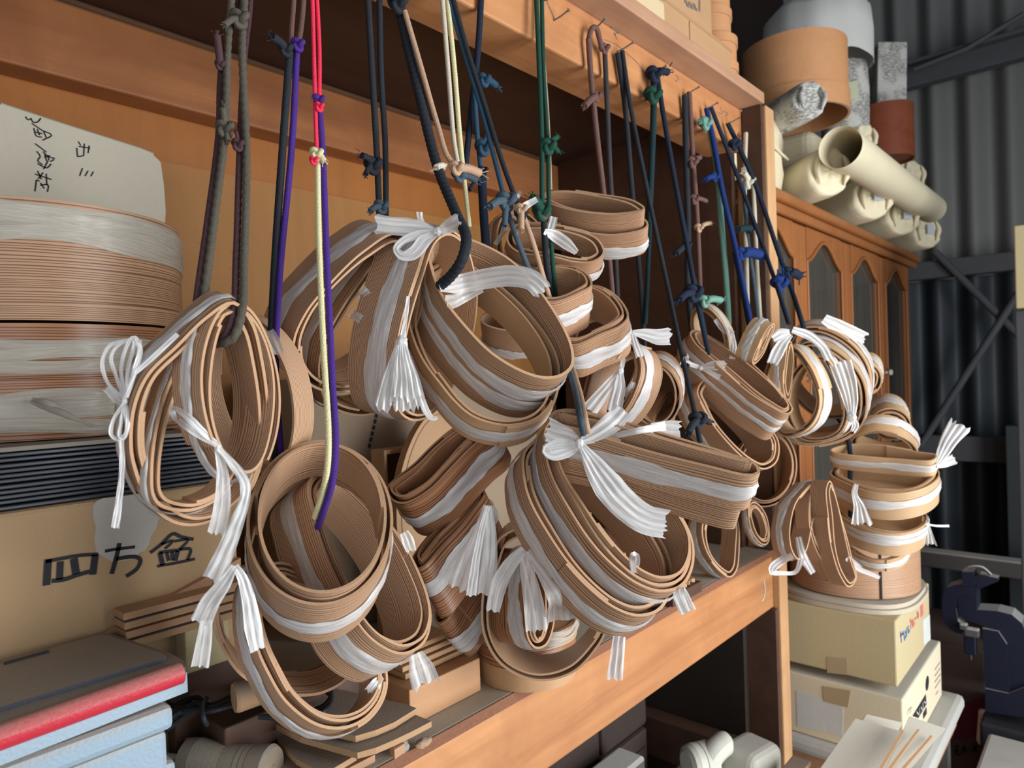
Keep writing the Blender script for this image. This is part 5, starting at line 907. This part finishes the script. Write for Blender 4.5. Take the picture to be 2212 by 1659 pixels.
cord('slate and black cords crossing rightward, ending in grey and tan below', [
    ('cord_black', .0027, 'fuzz', [(974, -20, .516), (1010, 110, .510), (1045, 220, .504), (1085, 350, .490), (1122, 452, .474)], 1), ('cord_blue', .0026, None, [(964, -20, .520), (1005, 120, .514), (1038, 230, .508), (1070, 350, .496), (1092, 440, .484)], 1),
    ('cord_slate', .0029, 'fuzz', [(1094, 450, .484), (1118, 520, .474), (1150, 600, .478), (1200, 720, .490), (1236, 820, .415), (1256, 915, .350), (1262, 940, .36)]), ('cord_tan', .0028, None, [(1126, 455, .472), (1150, 520, .466), (1180, 620, .476), (1215, 730, .484), (1250, 840, .400), (1266, 915, .348), (1272, 940, .36)])],
    [('cord_slate', 1094, 434, .476, 22, [(1058, 446, 9), (1090, 488, 7)]), ('cord_black', 1126, 462, .466, 15, []), ('cord_tan', 1126, 452, .463, 14, [(1126, 496, 7)])])
cord('navy cord with bright blue tail, hanging behind the crossing slate cords', [
    ('cord_navy', .0036, None, [(1040, -20, .526), (1032, 110, .532), (1018, 240, .545), (1004, 370, .56)], 1), ('cord_blue', .0028, None, [(1022, 160, .53), (1030, 280, .54), (1038, 360, .55)]), ('cord_navy', .0052, None, [(1040, 365, .55), (1044, 450, .556), (1050, 540, .56)])],
    [('cord_blue', 1046, 172, .526, 15, [(1072, 186, 8)]), ('cord_blue', 1044, 318, .54, 18, [(1050, 296, 5)]), ('cord_navy', 1043, 370, .548, 12, [(1014, 410, 4)])])
cord('fuzzy dark green cord with a tan strand, before the highest hoop', [
    ('cord_green', .0030, 'fuzz', [(1158, -20, .520), (1165, 150, .514), (1170, 300, .506), (1171, 440, .496)], 1), ('cord_green', .0027, 'fuzz', [(1170, -20, .522), (1174, 150, .517), (1184, 320, .508), (1186, 460, .496), (1194, 570, .486), (1200, 640, .50)], 1),
    ('cord_tan', .0018, None, [(1172, 90, .521), (1184, 260, .515), (1190, 410, .508)]), ('cord_black', .0036, None, [(1174, 470, .492), (1180, 560, .487), (1190, 640, .50)])],
    [('cord_green', 1184, 316, .500, 18, [(1204, 296, 6), (1206, 328, 6)]), ('cord_green', 1170, 456, .488, 20, [(1150, 428, 10)]), ('cord_olive', 1176, 462, .486, 12, [])])
cord('brown cord looped over a bent nail, with a grey strand', [
    ('cord_brown', .0036, None, [(1272, 84, .522), (1278, 62, .520), (1288, 60, .519), (1294, 80, .520), (1301, 110, .521)]), ('cord_brown', .0038, 'fuzz', [(1271, 84, .522), (1277, 170, .524), (1290, 300, .528), (1304, 420, .534), (1316, 560, .548), (1324, 650, .555)]), ('cord_grey', .0036, None, [(1306, 108, .523), (1312, 240, .527), (1318, 380, .533), (1330, 560, .55), (1334, 650, .556)])],
    [('cord_brown', 1306, 104, .519, 12, []), ('cord_brown', 1288, 208, .522, 12, [(1262, 230, 8)])])
cord('shiny black cord trio slanting right, reaching the bow-tied hoop', [
    ('cord_black', .0038, None, [(1334, 114, .524), (1350, 230, .528), (1366, 420, .545), (1384, 620, .56), (1396, 800, .56)]), ('cord_black', .0032, None, [(1344, 110, .521), (1362, 230, .516), (1396, 400, .502), (1436, 590, .486), (1474, 770, .43), (1500, 890, .40), (1512, 955, .385)]),
    ('cord_teal', .0034, None, [(1404, 480, .545), (1398, 620, .552), (1394, 700, .556)])],
    [('cord_black', 1508, 906, .392, 19, [(1486, 936, 8), (1532, 912, 7)]), ('cord_black', 1480, 792, .424, 9, [])])
cord('navy cord with a dark green knot under its tied blue head', [
    ('cord_teal', .0048, None, [(1412, 160, .522), (1412, 230, .522), (1408, 340, .528), (1402, 480, .54)]), ('cord_navy', .0038, None, [(1420, 165, .520), (1430, 230, .516), (1456, 380, .504), (1486, 540, .488), (1508, 660, .472), (1530, 760, .460)]), ('cord_teal', .0026, None, [(1500, 600, .482), (1516, 680, .470), (1532, 766, .458)])],
    [('cord_navy', 1414, 160, .516, 18, [(1442, 156, 8)]), ('cord_green', 1411, 205, .514, 19, []), ('cord_navy', 1498, 632, .472, 20, [(1466, 648, 8)]), ('cord_mint', 1522, 650, .464, 14, [(1556, 648, 8)])])
cord('black and brown cord pair knotted three times, right of the navy one', [
    ('cord_black', .0050, None, [(1479, 206, .523), (1482, 340, .53), (1486, 480, .54), (1488, 650, .545), (1520, 850, .53), (1555, 1010, .51), (1566, 1098, .50)]), ('cord_brown', .0040, None, [(1489, 198, .521), (1496, 330, .527), (1506, 470, .536), (1514, 660, .545)])],
    [('cord_brown', 1496, 350, .522, 13, [(1512, 340, 6)]), ('cord_brown', 1500, 430, .53, 11, [(1525, 434, 5)]), ('cord_tan', 1510, 492, .532, 10, [(1534, 482, 5)]), ('cord_black', 1484, 530, .53, 10, [(1460, 548, 7)])])
cord('royal blue cord with a mint green one beneath, near the rail end', [
    ('cord_royal', .0044, None, [(1526, 234, .521), (1540, 300, .515), (1562, 420, .504), (1590, 540, .486), (1606, 620, .474), (1626, 720, .455)]), ('cord_mint', .0050, None, [(1532, 275, .520), (1548, 360, .516), (1558, 480, .512), (1568, 600, .505), (1574, 700, .50)]), ('cord_navy', .0036, None, [(1536, 232, .522), (1570, 320, .516), (1604, 410, .502), (1640, 510, .482), (1672, 600, .446), (1704, 700, .41)]), ('cord_teal', .0036, None, [(1586, 545, .490), (1602, 620, .478), (1620, 715, .462)])],
    [('cord_mint', 1524, 266, .514, 15, [(1514, 262, 7)]), ('cord_royal', 1544, 382, .508, 11, [(1524, 388, 6)]), ('cord_royal', 1602, 547, .480, 15, [(1640, 550, 12)]), ('cord_royal', 1684, 612, .438, 18, [(1686, 594, 9)]), ('cord_teal', 1622, 494, .496, 9, [(1594, 496, 7)])])
cord('navy cord slanting far right to the upper ball of hoops', [
    ('cord_navy', .0042, None, [(1572, 266, .522), (1598, 320, .512), (1636, 410, .492), (1680, 540, .460), (1708, 620, .440), (1734, 700, .405), (1780, 850, .425), (1832, 950, .375), (1836, 1060, .37), (1838, 1130, .365)])],
    [('cord_navy', 1586, 312, .514, 12, [(1598, 310, 8), (1590, 300, 6)]), ('cord_navy', 1704, 588, .440, 13, [(1726, 596, 10)])])
cord('off-white cord cluster against the corner post', [
    ('cord_white', .0042, None, [(1611, 288, .520), (1608, 400, .512), (1612, 560, .505), (1616, 720, .50)]), ('cord_white', .0040, None, [(1620, 290, .521), (1628, 420, .512), (1634, 560, .505), (1644, 720, .50)]), ('cord_slate', .0036, None, [(1606, 400, .508), (1616, 520, .503), (1630, 620, .498), (1640, 720, .494)])],
    [('cord_white', 1616, 392, .506, 15, [(1606, 372, 6)])])
# ------------------------------------------------------------------ bows, tassels and loose ribbon ends
bpy.context.view_layer.update(); DG = bpy.context.evaluated_depsgraph_get()
def hit(px, py):
    r = ray(px, py); ok, loc, *_ = S.ray_cast(DG, Vector(CAM), Vector(nrm(r)))
    return depth(np.array(loc)) if ok else 9.0
def film(name, parent, pts, widths, mat='ribbon_film', d=None, pleat=.11, seed=0, over=.003, k=9, ragged=True, twist=0.0):
    """crumpled film: pleated across, following pixels at the depth of the thing it hangs from, never inside what lies behind"""
    rng = random.Random(seed + int(pts[0][0] * 7 + pts[-1][1])); root = HOOPS[parent]['root'] if isinstance(parent, str) else parent
    if d is None: d = hit(pts[0][0], pts[0][1]); d = d if d < 3 else HOOPS[parent]['d']
    P = []
    for p in pts:
        dd = d + (p[2] if len(p) > 2 else 0.0); hd = hit(p[0], p[1]); P.append(PD(p[0], p[1], min(dd, hd) - over))
    n = max(10, int(sum(math.hypot(a[0] - b[0], a[1] - b[1]) for a, b in zip(pts[:-1], pts[1:])) / 6)); Q = spline(P, n); Wd = np.interp(np.linspace(0, 1, n), np.linspace(0, 1, len(widths)), widths)
    T = np.gradient(Q, axis=0); mb = MB(); rows = []; uv = []; ph = [rng.uniform(0, 6.3) for _ in range(5)]; L = np.concatenate([[0], np.cumsum(np.linalg.norm(np.diff(Q, axis=0), axis=1))])
    for i in range(n):
        t = nrm(T[i]); view = nrm(Q[i] - CAM); s = nrm(np.cross(t, view)); f = nrm(np.cross(s, t)); w = Wd[i] * depth(Q[i]) / F; row = []; ur = []; tw = twist * i / n; ct, sn = math.cos(tw), math.sin(tw)
        for j in range(k):
            v = j / (k - 1) - .5; z = pleat * w * (math.sin(j * 1.9 + ph[0] + .35 * math.sin(i * .25 + ph[1])) * .6 + .16 * math.sin(i * .22 + j * .5 + ph[2])) + .0003 * math.sin(i * .7 + j * 2 + ph[3])
            e = (rng.uniform(-.10, .16) * w * (1 if ragged else 0)) if i == n - 1 else 0
            row.append(Q[i] + (s * ct + f * sn) * (v * w) + (f * ct - s * sn) * z + t * e); ur.append((L[i], v * w))
        rows.append(row); uv.append(ur)
    mb.grid(rows, 0, uv, True); return mb.build(name, mat, root)
def knot(parent, px, py, rp, d=None, mat='ribbon_film'):
    d = d or hit(px, py); c = PD(px, py, min(d, 5) - .004); mb = MB(); clump(mb, c, rp * d / F, 0, 1.0, 1.0, 1.15, int(px), .18); return mb.build('ribbon_knot', mat, HOOPS[parent]['root'] if isinstance(parent, str) else parent)
B_ = 'bow'; T_ = 'ribbon_tail'
# leftmost bundle
d = hit(272, 868); d = min(d, HOOPS['A2']['d'] - .004) if d > 1 else d; d = min(d, HOOPS['A2']['d'] + .02)
for k, l in enumerate(([(268, 862), (250, 810), (240, 772), (252, 748), (285, 734), (300, 748), (290, 800), (272, 858)], [(266, 860), (232, 826), (221, 782), (236, 748), (270, 736), (306, 738)], [(270, 860), (262, 800), (272, 752), (290, 728), (304, 756), (290, 812), (274, 858)], [(272, 858), (276, 800), (292, 738)], [(268, 872), (246, 905), (240, 938), (256, 950), (272, 935), (270, 875)], [(270, 872), (262, 910), (258, 940), (266, 948), (276, 920), (272, 874)])):
    film(B_, 'A2', l, [7, 8, 7], d=d, seed=k, k=5)
knot('A2', 269, 866, 7, d); film(T_, 'A2', [(264, 872), (250, 862), (238, 846), (230, 838)], [12, 16, 18], 'ribbon_film_thin', d=d); film(T_, 'A2', [(262, 950), (264, 1010), (258, 1075), (249, 1140)], [10, 12, 16], 'ribbon_film_thin', d=d); film(T_, 'A2', [(292, 805), (320, 782), (352, 752), (384, 722)], [10, 11, 10], d=d, k=5)
d = HOOPS['A1']['d'] - .012
film(B_, 'A1', [(468, 962), (440, 946), (405, 922), (378, 898), (372, 888), (382, 884), (412, 906), (440, 934), (468, 958)], [10, 16, 16, 12, 16, 10], d=d, seed=3); knot('A1', 470, 964, 7, d)
film(T_, 'A1', [(468, 968), (478, 1005), (482, 1042), (479, 1100), (467, 1152)], [10, 26, 34, 36], 'ribbon_film_thin', d=d); film(T_, 'A1', [(472, 968), (500, 1000), (526, 1035), (530, 1070), (515, 1120), (492, 1180), (460, 1252)], [12, 20, 22, 30, 38, 46], d=d)
film(T_, 'A1', [(506, 1222), (486, 1258), (455, 1300), (434, 1344)], [14, 30, 40, 46], 'ribbon_film_thin', d=d - .002); film(T_, 'A1', [(446, 1340), (440, 1390), (432, 1440)], [24, 32, 36], 'ribbon_film_thin', d=d + .006)
# purple cord bundle
d = hit(508, 1226); film(T_, 'B1', [(508, 1222), (525, 1252), (538, 1300), (548, 1362), (556, 1402)], [14, 24, 30, 36, 30], d=min(d, .47)); film(T_, 'B2', [(898, 1412), (908, 1440), (920, 1478)], [30, 56, 62], 'ribbon_film_thin', d=HOOPS['B2']['d'] + .005); film(T_, 'B2', [(826, 1462), (812, 1478), (800, 1496)], [10, 22, 28], d=HOOPS['B2']['d'])
film(T_, 'B2', [(872, 1150), (880, 1165), (888, 1190)], [20, 26, 22], 'ribbon_film_thin', d=HOOPS['B2']['d'] + .02)
# middle bundle: crown bow, tassel, inner band
d = HOOPS['C3']['d'] - .035
film(B_, 'C3', [(942, 500), (915, 494), (880, 490), (845, 488), (812, 484)], [14, 32, 40, 38, 44], d=d, seed=1); film(B_, 'C3', [(942, 504), (918, 520), (892, 548), (868, 552), (856, 538), (868, 522), (900, 508), (940, 502)], [14, 30, 28, 16, 16, 20, 14], d=d - .004, seed=2); film(B_, 'C3', [(948, 500), (968, 490), (992, 478)], [14, 34, 36], d=d, seed=3); film(B_, 'C3', [(930, 492), (914, 484), (908, 472), (906, 458)], [8, 12, 12, 13], d=d, seed=4, k=5); knot('C3', 945, 501, 9, d - .003)
d = HOOPS['C3']['d'] - .045
film(T_, 'C3', [(882, 640), (876, 690), (868, 738)], [8, 9, 12], d=d, k=5); knot('C3', 867, 742, 13, d)
film('tassel', 'C3', [(867, 742), (864, 780), (862, 820), (860, 878)], [22, 52, 80, 104], d=d - .004, pleat=.12, k=25, seed=5); film('tassel', 'C3', [(868, 744), (872, 785), (878, 825), (880, 862)], [20, 40, 58, 76], 'ribbon_film_thin', d=d - .009, pleat=.14, k=19, seed=6)
film(T_, 'C3', [(900, 838), (910, 860), (920, 886), (934, 904), (944, 902)], [12, 14, 16, 14, 8], d=d, k=5); film(T_, 'C4', [(578, 716), (588, 735), (602, 764)], [26, 30, 22], 'ribbon_film_thin', d=HOOPS['C4']['d'] + .01); film(T_, 'C5', [(796, 626), (785, 636), (772, 640)], [22, 26, 22], 'ribbon_film_thin', d=HOOPS['C5']['d'] + .03); film(T_, 'C5', [(780, 690), (768, 682), (754, 672)], [20, 26, 30], 'ribbon_film_thin', d=HOOPS['C5']['d'] + .02)
d = HOOPS['C1']['d'] - .0
film('crossing_band', 'C1', [(950, 622, .03), (1000, 612, .02), (1050, 602, .008), (1105, 596, -.006), (1150, 606, -.012), (1172, 628, -.012)], [16, 30, 40, 44, 46, 44], d=d, k=13, seed=9); film('crossing_band', 'C1', [(965, 655, .04), (1000, 642, .035), (1040, 622, .03)], [34, 30, 20], 'ribbon_film_thin', d=d, seed=10)
# dark hoops
d = HOOPS['D1']['d'] - .03
film(T_, 'D1', [(1052, 1092), (1036, 1150), (1012, 1210), (990, 1272)], [16, 30, 44, 52], 'ribbon_film_thin', d=d); film(T_, 'D1', [(1056, 1092), (1058, 1150), (1056, 1210), (1046, 1284)], [14, 30, 38, 36], 'ribbon_film_thin', d=d - .004); film(T_, 'D1', [(1054, 1094), (1042, 1140), (1030, 1200), (1018, 1286)], [10, 14, 18, 22], d=d - .006)
d = HOOPS['D4']['d'] - .045
film(T_, 'D4', [(1130, 1195), (1142, 1250), (1152, 1300), (1160, 1362)], [18, 34, 44, 48], 'ribbon_film_thin', d=d); film(T_, 'D4', [(1140, 1190), (1180, 1240), (1208, 1285), (1218, 1340)], [16, 44, 70, 86], 'ribbon_film_thin', d=d + .01); film(T_, 'D4', [(1132, 1186), (1100, 1222), (1078, 1262), (1064, 1320)], [20, 32, 36, 30], 'ribbon_film_thin', d=d - .003)
# bow-tied hoop
d = hit(1252, 957) - .004
film(B_, 'E2', [(1250, 962), (1225, 960), (1195, 964), (1178, 972), (1192, 984), (1225, 978), (1250, 966)], [10, 24, 26, 18, 22, 22, 10], d=d, seed=1, pleat=.1); film(B_, 'E2', [(1250, 952), (1228, 942), (1205, 936), (1184, 928)], [12, 34, 46, 52], 'ribbon_film_thin', d=d, seed=2)
film(B_, 'E2', [(1254, 952), (1285, 938), (1315, 918), (1336, 900), (1348, 884)], [12, 30, 42, 46, 36], d=d - .004, seed=3, pleat=.1); film(B_, 'E2', [(1256, 956), (1320, 942), (1380, 930), (1438, 920)], [12, 16, 14, 20], d=d, seed=4, k=7); film(T_, 'E2', [(1404, 928), (1425, 930), (1448, 930), (1466, 932)], [28, 38, 44, 46], d=hit(1430, 955) + .02, seed=5)
film(T_, 'E2', [(1256, 962), (1280, 1000), (1310, 1045), (1350, 1090), (1395, 1122), (1440, 1132)], [16, 46, 66, 66, 64, 62], d=d - .004, seed=6, k=15, pleat=.09); knot('E2', 1252, 957, 9, d - .003)
film(T_, 'E1', [(1466, 1272), (1474, 1295), (1486, 1322)], [26, 34, 36], d=HOOPS['E1']['d'] - .01); film(T_, 'E1b', [(1338, 1374), (1334, 1410), (1328, 1466)], [26, 30, 34], d=HOOPS['E1b']['d'] - .01); film(T_, 'E1', [(1370, 1238), (1366, 1215), (1370, 1196), (1376, 1200), (1372, 1238)], [12, 14, 10, 12, 10], d=HOOPS['E1']['d'] - .02, k=5)
# stack right of centre
film(T_, 'F1', [(1176, 500), (1200, 510), (1222, 525), (1246, 546)], [12, 26, 26, 12], 'ribbon_film_thin', d=HOOPS['F1']['d'] - .03); film(T_, 'F1', [(1196, 468), (1192, 485), (1186, 505)], [18, 20, 14], 'ribbon_film_thin', d=HOOPS['F1']['d'] - .03); film(T_, 'F1', [(1160, 430), (1130, 448), (1108, 470)], [12, 18, 20], 'ribbon_film_thin', d=HOOPS['F1']['d']); film(T_, 'F7', [(1096, 488), (1084, 506), (1070, 528)], [6, 10, 10], d=HOOPS['F7']['d'] - .02, k=5); film(T_, 'F7', [(1110, 446), (1118, 426), (1124, 412)], [8, 9, 9], d=HOOPS['F7']['d'] - .02, k=5)
d = HOOPS['F4']['d'] - .02
film(B_, 'F4', [(1366, 718), (1395, 722), (1422, 728), (1448, 726)], [10, 24, 34, 38], d=d, seed=1); film(T_, 'F4', [(1366, 720), (1374, 745), (1382, 770)], [10, 16, 18], d=d, seed=2)
d = HOOPS['F5']['d'] - .035
film(B_, 'F5', [(1340, 802), (1318, 830), (1296, 858), (1272, 888)], [12, 24, 30, 36], d=d, seed=1); film(B_, 'F5', [(1340, 804), (1338, 836), (1332, 862), (1326, 890)], [12, 26, 30, 34], d=d - .003, seed=2); film(B_, 'F5', [(1342, 800), (1346, 780), (1338, 770)], [8, 12, 10], d=d, seed=3, k=5); film(T_, 'F5', [(1352, 858), (1362, 838), (1368, 826)], [12, 16, 12], d=d + .02, seed=4, k=5); knot('F5', 1340, 802, 7, d)
# right cluster
d = hit(1514, 796) - .003
film(B_, 'G1', [(1512, 794), (1495, 788), (1476, 776)], [8, 20, 30], 'ribbon_film_thin', d=d, seed=1); film(B_, 'G1', [(1516, 794), (1540, 790), (1566, 792)], [8, 20, 26], 'ribbon_film_thin', d=d, seed=2, k=13); film(B_, 'G1', [(1516, 796), (1536, 806), (1554, 816)], [6, 10, 14], d=d, seed=3); knot('G1', 1514, 795, 5, d)
film(T_, 'G6', [(1545, 690), (1560, 705), (1580, 722)], [10, 18, 16], d=HOOPS['G6']['d'] - .01); film(T_, 'G6', [(1580, 722), (1584, 745), (1582, 775)], [10, 14, 12], d=HOOPS['G6']['d'] - .01)
# far ball and wheel
d = HOOPS['H1']['d'] - .03
film(B_, 'H1', [(1708, 722), (1692, 740), (1678, 765), (1668, 785)], [12, 22, 26, 22], d=d, seed=1); film(B_, 'H1', [(1706, 718), (1686, 722), (1670, 732)], [14, 26, 18], d=d, seed=2); film(T_, 'H1', [(1712, 712), (1750, 726), (1778, 750), (1792, 776)], [14, 20, 18, 22], d=d, seed=3)
film(T_, 'H4', [(1780, 688), (1810, 705), (1840, 718), (1868, 730)], [20, 30, 28, 24], d=HOOPS['H4']['d'] - .02, seed=4); film('tassel', 'H2', [(1840, 905), (1838, 870), (1830, 830), (1816, 786)], [12, 30, 40, 44], d=HOOPS['H2']['d'] - .05, seed=5, k=15); knot('H2', 1840, 902, 9, HOOPS['H2']['d'] - .05); film(T_, 'H2', [(1840, 905), (1848, 918), (1842, 932)], [10, 14, 10], d=HOOPS['H2']['d'] - .05)
film('plume', 'I3', [(2024, 1002), (2038, 975), (2052, 948), (2074, 918)], [12, 24, 34, 44], d=HOOPS['I3']['d'] - .03, seed=1, k=13); film('plume', 'I3', [(2024, 1006), (2042, 1000), (2062, 992)], [12, 18, 22], d=HOOPS['I3']['d'] - .03, seed=2)
film('tassel', 'I4', [(1850, 1046), (1846, 1066), (1856, 1095), (1862, 1132)], [9, 12, 26, 42], d=HOOPS['I4']['d'] - .05, seed=3, k=13); film('tassel', 'I5', [(1998, 1124), (2004, 1142), (2010, 1176)], [8, 14, 24], d=HOOPS['I5']['d'] - .03, seed=4, k=11); film(T_, 'I5', [(2000, 1132), (2025, 1136), (2050, 1136)], [4, 4, 5], d=HOOPS['I5']['d'] - .03, k=4)
film(T_, 'I8', [(1712, 1200), (1690, 1210), (1670, 1226), (1668, 1236), (1690, 1238), (1718, 1236), (1732, 1205)], [14, 16, 18, 10, 8, 10, 14], d=HOOPS['I8']['d'] - .01, seed=5); film(T_, 'I9', [(1724, 1160), (1734, 1200), (1756, 1238)], [14, 18, 14], d=HOOPS['I9']['d'] - .02, seed=6); film(T_, 'I6', [(1830, 1205), (1860, 1230), (1900, 1248)], [14, 16, 8], 'ribbon_film_thin', d=HOOPS['I6']['d'] - .02, seed=7)
for o in S.objects:
    if '_o' in o: del o['_o']
